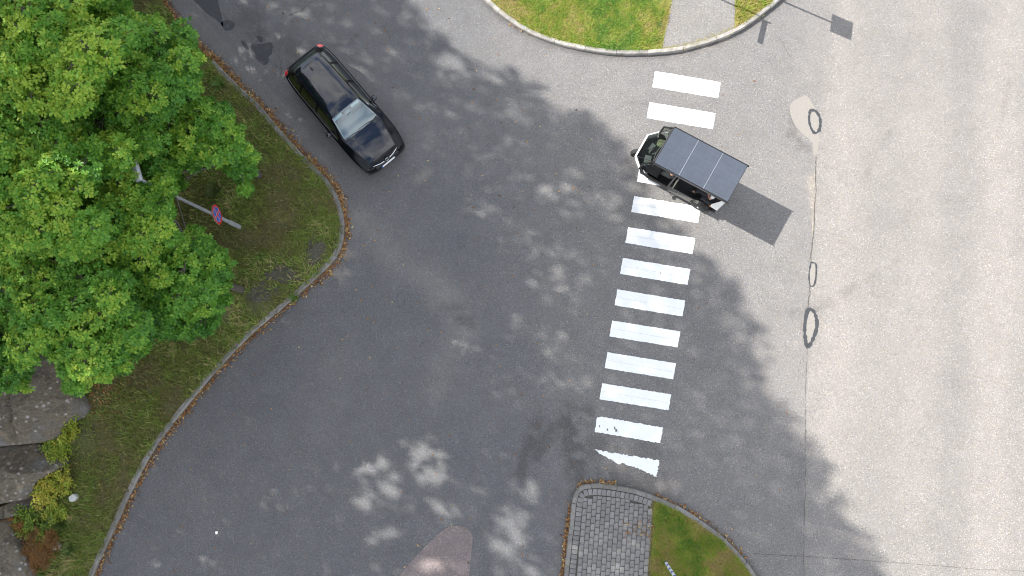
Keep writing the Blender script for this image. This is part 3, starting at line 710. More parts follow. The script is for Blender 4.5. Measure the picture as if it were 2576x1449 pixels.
# ------------------------------------------------------------------ grass
def blades(name, X, Y, Zf, size, tone, mat, lean, label, tmpl=TRI):
    n = len(X); t = rng.uniform(0, 2*np.pi, n); l = rng.uniform(*lean, n)
    A = np.stack([np.cos(t)*np.cos(l), np.sin(t)*np.cos(l), np.sin(l)], 1); Nn = np.stack([-np.cos(t)*np.sin(l), -np.sin(t)*np.sin(l), np.cos(l)], 1)
    o = leaves(name, np.stack([X, Y, Zf], 1), A, Nn+rng.normal(0, .3, (n, 3)), size, tmpl, np.clip(tone, 0, 1), mat)
    return tag(o, label, 'grass', kind='stuff')
# verge: only what can be seen from around here
n = 230000
gu = rng.uniform(-120, 880, n); gv = rng.uniform(-80, 1520, n)
r3 = np.stack([gu-CX, -(gv-CY), np.full(n, -FPX)], 1)@ROT.T; t3 = (.3-CAM_H)/r3[:, 2]; X, Y = r3[:, 0]*t3, r3[:, 1]*t3
d = dist_line(X, Y, KD_LINE); inside = (X < verge_edge(Y)-.10)
bare = np.maximum.reduce([np.exp(-(((gu-u)/a)**2+((gv-v)/b)**2)) for u, v, a, b in ((790, 632, 34, 44), (700, 690, 60, 36), (640, 760, 44, 46), (230, 1010, 46, 44), (205, 1110, 44, 50), (560, 790, 30, 30))])
f1 = fbm(X, Y, .9, 5, 70); f2 = fbm(X, Y, 3.0, 4, 71)
keep = inside & (rng.random(n) > bare*1.05) & (rng.random(n) < np.where(d > 6, .35, 1)) & (rng.random(n) < .25+1.1*f2)
X, Y, f1, f2, d = X[keep], Y[keep], f1[keep], f2[keep], d[keep]
tone = .47+1.5*(f1-.5)+.9*(f2-.5)+rng.normal(0, .14, len(X)); tone = np.where(rng.random(len(X)) < .05, .97, tone)
blades('verge_grass', X, Y, verge_z(X, Y), rng.uniform(.09, .24, len(X))*(.6+.9*f1), tone, MT['verge_blade'], (.15, 1.1), 'rough dark olive grass on the shaded verge')
# mown lawns
def lawn(poly, n, z, label, size=(.06, .14), shift=0.0):
    P = np.array(poly); x0, y0 = P.min(0); x1, y1 = P.max(0); X = rng.uniform(x0, x1, n); Y = rng.uniform(y0, y1, n)
    k = in_poly(X, Y, poly); X, Y = X[k], Y[k]; pu, pv, _ = project(np.stack([X, Y, np.zeros_like(X)], 1)); k = (pv > -70) & (pv < 1530); X, Y = X[k], Y[k]
    f1 = fbm(X, Y, 1.1, 5, 80); f2 = fbm(X, Y, 4.0, 4, 81); k = rng.random(len(X)) < .3+f2*1.2; X, Y, f1, f2 = X[k], Y[k], f1[k], f2[k]
    tone = .50+shift+1.7*(f1-.5)+1.3*(f2-.5)+rng.normal(0, .26, len(X)); tone = np.where(rng.random(len(X)) < .05, .02, tone)
    return blades('lawn_grass', X, Y, np.full(len(X), z), rng.uniform(*size, len(X))*(.7+.7*f2), tone, MT['lawn_blade'], (.2, 1.2), label)
lawn(lawnA, 120000, .118, 'short sunlit yellow-green grass of the lawn beside the footpath')
lawn(lawnB, 30000, .118, 'small dry corner of grass between footpath and kerb', shift=-.18)
lawn(lawnC, 80000, .105, 'short green grass beside the block paving', shift=.08)
for ln, wd, cnt, zz, lb in ((divide, .10, 2600, .11, 'straw-dry grass fringe between paving and lawn'), ([tuple(p) for p in tk_in[iL:iR+14:4]], .05, 1400, .122, 'straw-dry grass fringe along the footpath kerb')):
    Pq = spline(ln, .03); ii = rng.integers(0, len(Pq), cnt); ww = (.35+1.3*fbm(Pq[ii, 0], Pq[ii, 1], 2.0, 4, 95))*wd
    blades('dry_grass', Pq[ii, 0]+rng.normal(0, 1, cnt)*ww, Pq[ii, 1]+rng.normal(0, 1, cnt)*ww, np.full(cnt, zz), rng.uniform(.03, .08, cnt), rng.uniform(0, .3, cnt), MT['lawn_blade'], (.1, .9), lb)
# taller ragged weeds along the lawn edge by the path
# ------------------------------------------------------------------ dry leaves
LC = []; 
def litter_line(pts, width, per_m, side_bias=0.0, z=.012, upto=None):
    P = spline(gl(pts), .05)
    L = len(P)*.05; k = int(L*per_m); idx = rng.integers(0, len(P)-1, k); t = P[idx+1]-P[idx]; t /= np.linalg.norm(t, axis=1)[:, None]
    off = np.abs(rng.normal(0, width, k))+side_bias
    p = P[idx]+np.stack([-t[:, 1], t[:, 0]], 1)*off[:, None]+rng.normal(0, .02, (k, 2))
    dens = fbm(p[:, 0], p[:, 1], 1.2, 4, 90); p = p[rng.random(k) < .25+1.2*dens]
    for q in p: LC.append((q[0], q[1], z+rng.uniform(0, .02)))
litter_line(VERGE_KERB[4:13], .10, 190); litter_line(VERGE_KERB[12:16], .10, 130); litter_line(VERGE_KERB[15:30], .085, 130)
litter_line([(400, -30), (440, 40), (500, 110), (560, 175), (612, 228)], .14, 520, -.18, .05)
litter_line(LOW_KERB[1:6], .045, 120, .0); litter_line(LOW_KERB[7:11], .05, 90, 0.0); litter_line(LOW_KERB[12:18], .05, 40, 0.0)
litter_line([(1285, 60), (1340, 92)], .04, 60)
k = 420
for u, v in zip(rng.uniform(350, 2000, k), rng.uniform(0, 1449, k)):
    p = G(u, v)
    if p[0] > verge_edge(p[1])+.1 and (u < 1500 or rng.random() < .25): LC.append((p[0], p[1], .008))
for u, v in zip(rng.uniform(1650, 1860, 120), rng.uniform(1280, 1449, 120)):
    p = G(u, v, .14)
    if in_poly(np.array([p[0]]), np.array([p[1]]), lawnC)[0] and rng.random() < .5: LC.append((p[0], p[1], .14))
for u, v in zip(rng.uniform(1570, 1645, 50), rng.uniform(1310, 1350, 50)): p = G(u, v, .13); LC.append((p[0], p[1], .132))
for u, v in zip(rng.uniform(200, 860, 200), rng.uniform(250, 1440, 200)):
    p = G(u, v, .2)
    if p[0] < verge_edge(p[1])-.2: LC.append((p[0], p[1], float(verge_z(p[0:1], p[1:2])[0])+.06))
for u, v in zip(rng.normal(250, 32, 260), rng.normal(1000, 28, 260)):
    p = G(u, v, .3); LC.append((p[0], p[1], float(verge_z(p[0:1], p[1:2])[0])+.03))
C = np.array(LC); n = len(C); Nn = rand_unit(n, .6, 1); A = rand_unit(n, -.2, .2)
tone = np.clip(rng.normal(.55, .25, n), 0, 1)
tag(leaves('fallen_leaves', C, A, Nn, rng.uniform(.05, .105, n), OVAL, tone, MT['litter']), 'dry orange and tan fallen leaves along the kerbs', 'leaves', kind='stuff')

# ------------------------------------------------------------------ boulders
def rock_mat():
    m, nt, b = new_mat('boulder_rock')
    n1 = tex(nt, 'Noise', 1.4, detail=8, rough=.65); n2 = tex(nt, 'Noise', 14.0, detail=6, rough=.7); n3 = tex(nt, 'Noise', 3.2, detail=6, rough=.6)
    base = ramp(nt, n1, [(.3, (.062, .058, .050)), (.46, (.135, .112, .082)), (.56, (.120, .108, .090)), (.68, (.150, .146, .140))])
    base = mixc(nt, 1.0, base, ramp(nt, n2, [(.3, .6), (.7, 1.35)]), 'MULTIPLY')
    vo = tex(nt, 'Voronoi', 5.5, out='Distance'); sp = ramp(nt, vo, [(.22, 1.0), (.36, 0.0)]); ms = ramp(nt, n3, [(.47, 0), (.60, .9)])
    mm = nt.nodes.new('ShaderNodeMath'); mm.operation = 'MULTIPLY'; nt.links.new(sp, mm.inputs[0]); nt.links.new(ms, mm.inputs[1])
    base = mixc(nt, mm.outputs[0], base, (.36, .345, .325))
    nt.links.new(base, b.inputs['Base Color']); b.inputs['Roughness'].default_value = .9; bump(nt, b, n2, .8, .05); return m
MT['rock'] = rock_mat()
def boulder(outline, top, tilt, label, seed, facets=()):
    P = np.array([G(u, v, top*.8)[:2] for u, v in outline]); P = spline(list(P)+[P[0]], .05)[:-1]; c = P.mean(0); n = len(P)
    gz = float(verge_z(c[0:1], c[1:2])[0])
    root_z = gz-.2; rings = np.r_[np.linspace(.02, .93, 44), .965, 1.0, 1.02, 1.03, 1.0]
    V = np.zeros((len(rings), n+1, 3))
    for k, r in enumerate(rings):
        Q = c+(P-c)*r; loc = Q-c; rr_ = min(r, 1)
        z = top+loc[:, 0]*tilt[0]+loc[:, 1]*tilt[1]
        rk = random.Random(seed)
        for (fx, fy, fz) in list(facets)+[(rk.uniform(-.7, .7), rk.uniform(-.7, .7), rk.uniform(.28, .60)) for _ in range(5)]: z = np.minimum(z, top+fz+loc[:, 0]*fx+loc[:, 1]*fy)
        for _ in range(1):
            t_ = rk.uniform(0, 3.14); o_ = rk.uniform(-.5, .5); dl_ = np.abs(loc[:, 0]*math.cos(t_)+loc[:, 1]*math.sin(t_)-o_+.25*(fbm(Q[:, 0], Q[:, 1], 1.5, 4, seed)-.5)); z = z-.10*np.exp(-(dl_/.05)**2)
        z = z+(np.round(fbm(Q[:, 0], Q[:, 1], .9, 3, seed+5)*6)/6-.5)*.06+(fbm(Q[:, 0], Q[:, 1], 2.2, 6, seed)-.5)*.09+(fbm(Q[:, 0], Q[:, 1], 8, 3, seed+1)-.5)*.06-.06*max(0, (r-.94)/.06)
        if k >= len(rings)-3: z = {len(rings)-3: z*.75+root_z*.25, len(rings)-2: z*.35+root_z*.65, len(rings)-1: z*0+root_z}[k]
        V[k, :n, :2] = Q; V[k, :n, 2] = z; V[k, n] = V[k, 0]
    V -= np.array([c[0], c[1], root_z])
    o = link('boulder', grid_mesh('boulder', V, flip=True), MT['rock']); o.location = (c[0], c[1], root_z)
    tag(o, label, 'rock', 'boulders beside the verge'); return o
boulder([(-160, 990), (-60, 930), (40, 905), (110, 893), (138, 905), (145, 960), (176, 1022), (163, 1050), (128, 1075), (118, 1100), (85, 1113), (0, 1122), (-160, 1130)], 1.45, (-.05, .06), 'largest lichen-spotted brown boulder under the oak branches', 11, ((-.55, .0, .55), (-.1, .5, .35)))
boulder([(-160, 1140), (0, 1122), (80, 1118), (112, 1135), (134, 1170), (98, 1200), (72, 1215), (55, 1245), (20, 1264), (-160, 1275)], 1.1, (.0, .12), 'pale speckled boulder wedged below the largest one', 21, ((-.3, .35, .25),))
boulder([(-120, 1285), (0, 1276), (35, 1260), (70, 1245), (92, 1240), (95, 1262), (62, 1285), (10, 1305), (-120, 1310)], .62, (.0, .1), 'low narrow grey rock ledge between two boulders', 31)
boulder([(-160, 1340), (0, 1312), (14, 1330), (30, 1375), (48, 1410), (58, 1449), (40, 1520), (-160, 1560)], 1.0, (.05, .0), 'smooth dark grey boulder at the foot of the rusty ferns', 41, ((-.45, .1, .25),))
boulder([(175, 1250), (186, 1242), (192, 1250), (184, 1262), (177, 1258)], .42, (0, 0), 'small white stone lying in the verge grass', 51).data.materials[0] = plain('pale_stone', (.5, .5, .5), .8)
boulder([(118, 1372), (136, 1364), (146, 1374), (140, 1384), (124, 1384)], .40, (0, 0), 'small pale tan stone beside the rusty ferns', 61).data.materials[0] = plain('tan_stone', (.34, .30, .26), .8)

# ------------------------------------------------------------------ low plants beside the boulders
MT['bramble'] = leaf_mat('bramble_leaf', [(0, (.09, .19, .025)), (.4, (.26, .36, .035)), (.7, (.44, .42, .05)), (1, (.48, .28, .05))], .3)
MT['fern'] = leaf_mat('fern_leaf', [(0, (.05, .06, .02)), (.4, (.16, .085, .022)), (1, (.27, .115, .025))], .25)
MT['stem'] = plain('plant_stem', (.10, .07, .04), .9)
def plant(u, v, rad, h, nst, tone, label, mat='bramble', name='bramble_bush', size=(.05, .085), tmpl=OVAL, grp='brambles beside the boulders'):
    p = G(u, v, .3+h*.5); gz = float(verge_z(p[0:1], p[1:2])[0]); root = empty(name, (p[0], p[1], gz)); tag(root, label, 'plant', grp)
    m = MB(); C, A, Nn, S, T = [], [], [], [], []; r = random.Random(int(u*7+v))
    rad *= 1.4; nst = int(nst*2.5)
    for k in range(nst):
        t = r.uniform(0, 6.28); rr_ = rad*math.sqrt(r.random()); e = Vector((rr_*math.cos(t), rr_*math.sin(t), h*r.uniform(.45, 1.0)))
        m.tube([(e.x*.25, e.y*.25, -.02), (e.x*.6, e.y*.6, e.z*.7), e], [.009, .007, .004], 4, cap=False)
        for q in range(3):
            b = np.array(Vector((e.x*.6, e.y*.6, e.z*.7)).lerp(e, q/2)); tn = tone+r.uniform(-.2, .2)
            for j in range(5):
                t = r.uniform(0, 6.28); el = r.uniform(-.2, .5); a = np.array([math.cos(t)*math.cos(el), math.sin(t)*math.cos(el), math.sin(el)])
                C.append(b+a*.02); A.append(a); Nn.append([r.uniform(-.4, .4), r.uniform(-.4, .4), 1]); S.append(r.uniform(*size)); T.append(tn+r.uniform(-.1, .1))
    m.build('stem', MT['stem'], root); leaves('foliage', np.array(C), np.array(A), np.array(Nn, float), np.array(S), tmpl, np.clip(np.array(T), 0, 1), MT[mat], root)
plant(160, 1060, .36, .45, 26, .45, 'yellow-green bramble touching the right corner of the largest boulder')
plant(140, 1085, .34, .45, 26, .40, 'bright green bramble under the lichen edge of the largest boulder')
plant(140, 1125, .36, .5, 30, .38, 'lime-green bramble between the two biggest boulders')
plant(140, 1158, .28, .4, 18, .45, 'small lime bramble at the tip of the pale speckled boulder')
plant(100, 1205, .38, .45, 30, .68, 'golden yellow bramble in front of the pale speckled boulder')
plant(150, 1215, .36, .4, 24, .58, 'yellow bramble above the small white stone')
plant(110, 1245, .36, .45, 28, .62, 'yellow and orange bramble beside the low rock ledge')
plant(135, 1290, .30, .35, 18, .42, 'low green bramble below the small white stone')
plant(60, 1308, .36, .4, 26, .22, 'dark green nettle-like plant beside the rusty ferns')
plant(95, 1340, .30, .4, 20, .18, 'dark green leafy plant among the rusty ferns')
plant(175, 1090, .22, .3, 12, .5, 'sparse yellow seedling bramble on the bare brown patch')
plant(105, 1370, .40, .45, 34, .55, 'rusty orange fern beside the small tan stone', 'fern', 'fern', (.10, .2), BLADE, 'rusty ferns by the boulders')
plant(75, 1408, .42, .45, 36, .60, 'rusty orange fern against the smooth dark boulder', 'fern', 'fern', (.10, .2), BLADE, 'rusty ferns by the boulders')
plant(35, 1330, .30, .4, 24, .75, 'rusty brown fern under the low rock ledge', 'fern', 'fern', (.10, .18), BLADE, 'rusty ferns by the boulders')
MT['tuft'] = leaf_mat('tuft_blade', [(0, (.10, .10, .04)), (1, (.11, .22, .04))], .2)
def tuft(u, v, rad, n_, label, tone=(.3, .9)):
    p = G(u, v, .3); gz = float(verge_z(p[0:1], p[1:2])[0]) if p[0] < 0 else .118; t = rng.uniform(0, 6.28, n_); l = rng.uniform(.25, 1.2, n_)
    A = np.stack([np.cos(t)*np.cos(l), np.sin(t)*np.cos(l), np.sin(l)], 1); Nn = np.stack([-np.cos(t)*np.sin(l), -np.sin(t)*np.sin(l), np.cos(l)], 1)
    C = rng.normal(0, .05, (n_, 3)); C[:, 2] = 0
    o = leaves('grass_tuft', C, A, Nn, rng.uniform(.5, 1, n_)*rad, BLADE if False else TRI, rng.uniform(*tone, n_), MT['tuft']); o.location = (p[0], p[1], gz)
    tag(o, label, 'grass', 'grass tufts on the verge')
tuft(148, 1318, .55, 130, 'long dark green grass tuft between the rusty ferns and the kerb'); tuft(170, 1385, .4, 90, 'grass tuft beside the small tan stone'); tuft(95, 1440, .35, 80, 'bright green tuft under the rusty ferns', (.7, 1))
tuft(735, 748, .24, 60, 'bright green tuft growing against the kerb bend below bare soil', (.7, 1)); tuft(655, 645, .28, 60, 'green weed tuft next to the bare soil patch', (.7, 1)); tuft(548, 208, .4, 90, 'long grass tuft by the kerb leaf litter', (.7, 1))
tuft(540, 480, .5, 110, 'pale long grass tuft beneath the low spreading oak', (.1, .6)); tuft(1652, 95, .16, 60, 'green weed tuft on the lawn at the footpath edge', (.8, 1)); tuft(1660, 55, .16, 60, 'upper green weed tuft on the lawn at the footpath edge', (.8, 1))
MT['bare_soil'] = plain('bare_soil', (.080, .074, .055), .95, var=.5, vscale=22)
for k, (u, v, a, b) in enumerate(((788, 630, 26, 36), (712, 690, 42, 24), (660, 735, 34, 26))):
    p = G(u, v, .2); nr_, na_ = 14, 40; V = np.zeros((nr_, na_+1, 3))
    for i in range(nr_):
        for j in range(na_+1):
            t = 2*math.pi*(j % na_)/na_; rr_ = i/(nr_-1)*(.15+1.7*float(fbm(np.array([math.cos(t)*2.2+k*7]), np.array([math.sin(t)*2.2]), 1.0, 5, 97)[0]))
            V[i, j, :2] = p[0]+a/76*rr_*math.cos(t), p[1]+b/76*rr_*math.sin(t)
    V[..., 2] = verge_z(V[..., 0].ravel(), V[..., 1].ravel()).reshape(V.shape[:2])+.03+.10*(fbm(V[..., 0], V[..., 1], 7, 4, 98)-.5)
    V[-1, :, 2] -= .07; V[:, -1] = V[:, 0]
    link('soil_patch', grid_mesh('soil_patch', V), MT['bare_soil'], verge)
# ------------------------------------------------------------------ small litter
p = G(545, 1340); o = MB().prism([(p[0]+a, p[1]+b) for a, b in ((-.05, -.02), (0, -.05), (.05, -.01), (.04, .04), (-.03, .05))], .004, .014).build('paper_scrap', plain('paper', (.8, .8, .78), .8)); tag(o, 'scrap of white paper lying on the shaded side road', 'litter')

# ------------------------------------------------------------------ lamp post with a no-stopping sign
MT['galv'] = plain('galvanised_steel', (.40, .42, .45), .5, metal=.35, var=.18, vscale=8)
MT['galv_dark'] = plain('weathered_steel', (.22, .225, .23), .6, metal=.3, var=.2, vscale=8)
MT['sign_red'] = plain('sign_red', (.62, .018, .022), .35, var=.05)
MT['sign_blue'] = plain('sign_blue', (.012, .13, .55), .35, var=.05)
MT['sign_white'] = plain('sign_white', (.78, .78, .80), .4, var=.04)
MT['sign_edge'] = plain('sign_edge', (.55, .50, .48), .4)
MT['glass_lamp'] = plain('lamp_glass', (.55, .57, .6), .2, coat=.5)
lx, ly, _ = G(605, 572, .15); lz = float(verge_z(np.array([lx]), np.array([ly]))[0])
lamp = empty('street_lamp', (lx, ly, lz)); tag(lamp, 'grey galvanised lamp post standing in the verge with its head among oak leaves', 'street lamp')
MB().tube([(0, 0, -.2), (0, 0, .75)], [.075, .075], 14).tube([(0, 0, .75), (0, 0, .82)], [.075, .056], 14, cap=False).build('pole_base', MT['galv'], lamp)
MB().tube([(0, 0, .82), (0, 0, 3.2), (0, 0, 5.75)], [.056, .052, .042], 14).build('pole', MT['galv'], lamp)
hd_ = MB().box((-.10, .20, 5.92), (.20, .55, .10), .35, .05); hd_.tube([(0, 0, 5.72), (-.03, .05, 5.9)], .035, 10).build('lamp_head', MT['galv'], lamp)
MB().box((-.10, .22, 5.86), (.14, .34, .03), .35).build('lamp_glass', MT['glass_lamp'], lamp)
MB().box((.058, 0, .45), (.012, .08, .28)).build('inspection_hatch', MT['galv_dark'], lamp)
# sign disc: normal (nx, ny), horizontal diameter along t
sgn = np.array([.977, .213]); tt = np.array([-.213, .977]); SZ = 2.03; SR = .315
def sign_pt(a, b, o_): p = sgn*o_+tt*a; return (p[0], p[1], SZ-lz+b)
def disc(r0, r1, o_, n=40):
    V = []; F = []
    for k in range(n):
        t = 2*math.pi*k/n
        V += [sign_pt(r0*math.cos(t), r0*math.sin(t), o_), sign_pt(r1*math.cos(t), r1*math.sin(t), o_)]
    for k in range(n): j = (k+1) % n; F.append((2*k, 2*k+1, 2*j+1, 2*j))
    return V, F
sr = empty('no_stopping_sign', (lx, ly, lz)); tag(sr, 'round blue no-stopping sign with red border and red cross, clamped to lamp post', 'road sign')
back = MB(); V1, F1 = disc(.001, SR+.004, .075); V2, F2 = disc(SR+.004, SR+.004, .075)
ringv = []
for k in range(40):
    t = 2*math.pi*k/40
    ringv += [sign_pt((SR+.004)*math.cos(t), (SR+.004)*math.sin(t), .068), sign_pt((SR+.004)*math.cos(t), (SR+.004)*math.sin(t), .082)]
back.add(V1, F1).add(ringv, [(2*k, 2*k+1, (2*k+3) % 80, (2*k+2) % 80) for k in range(40)]).build('sign_back', MT['sign_edge'], sr)
V, F = disc(.0005, SR, .083); MB().add(V, F).build('red_border', MT['sign_red'], sr)
V, F = disc(.0005, SR*.78, .086); MB().add(V, F).build('pale_outline', MT['sign_white'], sr)
V, F = disc(.0005, SR*.755, .089); MB().add(V, F).build('blue_field', MT['sign_blue'], sr)
for s_ in (1, -1):
    for w_, o_, mt, nm in ((.036, .0915, 'sign_white', 'bar_outline'), (.026, .094+.002*(s_ > 0), 'sign_red', 'cross_bar')):
        L = SR*.77; c45 = math.sqrt(.5)
        q = [(a*c45*L-b*c45*w_*s_, a*c45*L*s_+b*c45*w_) for a, b in ((-1, -1), (1, -1), (1, 1), (-1, 1))]
        MB().quad(*[sign_pt(a, b, o_+(.0008 if s_ > 0 else 0)) for a, b in q]).build(nm, MT[mt], sr)
for dz in (-.13, .13):
    MB().tube([sign_pt(0, dz, .068), sign_pt(0, dz, .02)], .022, 8).box((0, 0, SZ-lz+dz), (.125, .125, .035)).build('clamp', MT['galv_dark'], sr)

# ------------------------------------------------------------------ striped marker pole on the lower lawn
px_, py_, _ = G(1675, 1415, .12); mk = empty('marker_pole', (px_, py_, .10)); tag(mk, 'thin blue and white striped marker pole stuck in the lower lawn', 'pole')
MT['mk_blue'] = plain('marker_blue', (.008, .10, .42), .4, var=.1); MT['mk_white'] = plain('marker_white', (.80, .80, .80), .4, var=.05)
z0, k = -.08, 0
while z0 < 2.3:
    z1 = z0+(.20 if k == 0 else (.26 if k % 2 else .125)); MB().tube([(.0, 0, z0), (.0, 0, z1)], .048, 12, cap=(k == 0)).build('blue_band' if k % 2 == 0 else 'white_band', MT['mk_blue' if k % 2 == 0 else 'mk_white'], mk); z0 = z1; k += 1
MB().tube([(0, 0, z0), (0, 0, z0+.02)], .048, 12).build('end_cap', MT['mk_blue'], mk)

# ------------------------------------------------------------------ two signs on the upper island (their shadows fall on the road)
def shadow_src(u, v, z): p = G(u, v, 0); return np.array([p[0]-SDX*COT*z, p[1]-SDY*COT*z, z])
A_, B_, C_, D_ = shadow_src(2097, 36, 2.25), shadow_src(2151, 59, 2.25+.68), shadow_src(2147, 106, 2.25+.68), shadow_src(2092, 79, 2.25)
cA = (A_+D_)/2; hz = (D_-A_)[:2]; hz /= np.linalg.norm(hz); nz = np.array([hz[1], -hz[0]])
cs_ = empty('crossing_sign', (cA[0], cA[1], .118)); tag(cs_, 'square blue crossing sign on a steel post at the sunlit kerb', 'road sign')
MB().tube([(0, 0, -.2), (0, 0, 2.76)], .03, 10).build('pole', MT['galv'], cs_)
def plate(parent, w, z0, z1, offs, thick, mat, name, shift=0.0):
    c = hz*shift+nz*offs
    MB().box((c[0], c[1], (z0+z1)/2), (w, thick, z1-z0), math.atan2(hz[1], hz[0])).build(name, mat, parent)
plate(cs_, .63, 2.13, 2.81, .042, .012, MT['sign_blue'], 'sign_plate')
q = [(-.22, 2.25), (.22, 2.25), (0, 2.68)]
MB().quad(*[(hz[0]*a+nz[0]*.051, hz[1]*a+nz[1]*.051, b) for a, b in q]).build('white_triangle', MT['sign_white'], cs_)
S1 = shadow_src(1926, 55, 2.55); S2 = shadow_src(1913, 111, 2.55)
hz = (S2-S1)[:2]; wS = np.linalg.norm(hz); hz /= wS; nz = np.array([hz[1], -hz[0]])
bs = empty('blade_sign', (S1[0]-hz[0]*.02, S1[1]-hz[1]*.02, .118)); tag(bs, 'narrow horizontal blade sign on a thin post by the footpath', 'road sign')
MB().tube([(0, 0, -.2), (0, 0, 2.6)], .028, 10).build('pole', MT['galv'], bs)
plate(bs, wS, 2.36, 2.54, .04, .01, MT['sign_white'], 'sign_plate', wS/2)

# ------------------------------------------------------------------ black estate car
MT['car_paint'] = plain('black_car_paint', (.003, .0035, .005), .14, coat=.0, spec=.25, var=.02)
MT['roof_gloss'] = plain('black_gloss_roof', (.004, .0055, .011), .05, coat=.7, spec=.5, var=.02)
MT['black_trim'] = plain('black_plastic', (.012, .012, .013), .45, var=.1)
MT['chrome'] = plain('chrome', (.80, .82, .85), .12, metal=1.0, var=.03)
MT['tyre'] = plain('tyre_rubber', (.018, .018, .018), .85, var=.2, vscale=20)
MT['rim'] = plain('alloy', (.33, .33, .34), .35, metal=.8)
MT['tail_red'] = plain('tail_lamp', (.42, .008, .015), .12, coat=1.0)
MT['lamp_clear'] = plain('headlamp', (.010, .012, .014), .25, spec=.2)
MT['windscreen'] = glass_mat('windscreen_glass', (.60, .74, .76), .15, .16)
MT['side_glass'] = glass_mat('side_glass', (.14, .16, .16), .0, .02, 1.4, .28); MT['privacy_glass'] = plain('privacy_glass', (.020, .030, .028), .12, spec=.25, var=.02)
MT['cabin'] = plain('cabin_grey', (.16, .185, .195), .8); MT['seat'] = plain('seat_fabric', (.035, .036, .04), .9)
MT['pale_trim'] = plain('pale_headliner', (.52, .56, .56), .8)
def build_car(x0, y0, ang):
    root = empty('parked_car', (x0, y0, 0), ang); tag(root, 'glossy black estate car heading down the side road past the verge', 'car')
    root.name = 'estate_car'
    PX = [2.36, 2.33, 2.25, 2.12, 1.92, 1.55, 1.10, .72, .34, -.2, -.9, -1.5, -1.80, -2.02, -2.16, -2.26, -2.32, -2.345]
    W = [.50, .66, .79, .85, .90, .935, .945, .945, .945, .945, .945, .935, .915, .88, .84, .78, .70, .60]
    ZB = [.52, .60, .67, .72, .77, .83, .885, .91, .925, .94, .96, .98, .99, 1.0, 1.0, .98, .93, .86]
    ZC = [.56, .655, .74, .80, .855, .935, 1.005, 1.215, 1.395, 1.465, 1.475, 1.45, 1.405, 1.235, 1.10, 1.02, .95, .87]
    YR = [.34, .42, .50, .54, .59, .655, .715, .65, .585, .565, .555, .535, .515, .565, .60, .60, .55, .48]
    DR = [.015, .015, .018, .02, .022, .025, .03, .035, .04, .055, .06, .06, .06, .05, .035, .02, .02, .01]
    xs_ = np.concatenate([np.linspace(PX[i], PX[i+1], 7)[:-1] for i in range(len(PX)-1)]+[[PX[-1]]])
    def mono(y):
        x = -np.array(PX); y = np.array(y); h = np.diff(x); d = np.diff(y)/h; m = np.zeros_like(y)
        m[0], m[-1] = d[0], d[-1]
        for i in range(1, len(y)-1): m[i] = 0 if d[i-1]*d[i] <= 0 else 2*d[i-1]*d[i]/(d[i-1]+d[i])
        q = -xs_; k = np.clip(np.searchsorted(x, q, 'right')-1, 0, len(h)-1); t = (q-x[k])/h[k]
        return (2*t**3-3*t**2+1)*y[k]+(t**3-2*t**2+t)*h[k]*m[k]+(-2*t**3+3*t**2)*y[k+1]+(t**3-t**2)*h[k]*m[k+1]
    w, zb, zc, yr, dr = map(mono, (W, ZB, ZC, YR, DR)); zr = zc-dr
    tum = np.interp(xs_, [-2.1, -1.8, .9, 1.15], [0, 1, 1, 0])                      # cabin there or not
    cp = []                                                                          # control points of half section
    base = np.interp(xs_, [-2.345, -2.2, 2.2, 2.36], [.34, .22, .20, .30])
    for i in range(len(xs_)):
        ws, b_, top = w[i], base[i], zb[i]; yi = min(yr[i], ws-.06); zri = max(zr[i], top+.012)
        if tum[i] < .02: zri = zr[i]
        y6 = ws-.075-.02*(1-tum[i]); z6 = top+.025
        if zri < z6: z6 = zri-.004
        cp.append([(ws*.80, b_), (ws*.965, b_+.02), (ws*.995, b_+.5*(top-b_)*.45), (ws*1.0, b_+(top-b_)*.55), (ws*.992, b_+(top-b_)*.82), (ws-.022, top-.008), (y6, z6),
                   ((y6+yi)/2+.02*tum[i], (z6+zri)/2+.015*tum[i]), (yi, zri), (yi*.62, zc[i]-.20*dr[i]), (0, zc[i])])
    cp = np.array(cp); K = 6; nc = cp.shape[1]; jj = np.linspace(0, nc-1, (nc-1)*K+1)
    e = np.concatenate([2*cp[:, :1]-cp[:, 1:2], cp, cp[:, -1:]*np.array([-1, 1]) if False else cp[:, -1:]+(cp[:, -1:]-cp[:, -2:-1])*np.array([1, -1])], 1)
    k = np.minimum(jj.astype(int), nc-2); t = (jj-k)[None, :, None]
    a_, b_, c_, d_ = e[:, k], e[:, k+1], e[:, k+2], e[:, k+3]
    sec = .5*((2*b_)+(-a_*.6+c_*.6-.4*b_+.4*b_)*t+(1.2*a_-3*b_-0*b_+2.4*c_-.6*d_+(.0))*t*t*0+0) if False else None
    m1, m2 = (c_-a_)*.35, (d_-b_)*.35
    sec = (2*t**3-3*t**2+1)*b_+(t**3-2*t**2+t)*m1+(-2*t**3+3*t**2)*c_+(t**3-t**2)*m2
    sec[:, -1, 0] = 0
    P1 = np.stack([np.repeat(xs_[:, None], sec.shape[1], 1), sec[..., 0], sec[..., 1]], -1)
    P = np.concatenate([P1, (P1*np.array([1, -1, 1]))[:, -2::-1]], 1); nj = P.shape[1]
    jx = np.concatenate([jj, jj[-2::-1]]); jf = (jx[:-1]+jx[1:])/2; xf = (xs_[:-1]+xs_[1:])/2
    XF, JF = np.meshgrid(xf, jf, indexing='ij'); zf = (P[:-1, :-1, 2]+P[1:, 1:, 2])/2
    arch = ((np.hypot(XF-1.42, zf-.31) < .36) | (np.hypot(XF+1.30, zf-.31) < .36)) & (JF < 4.2)
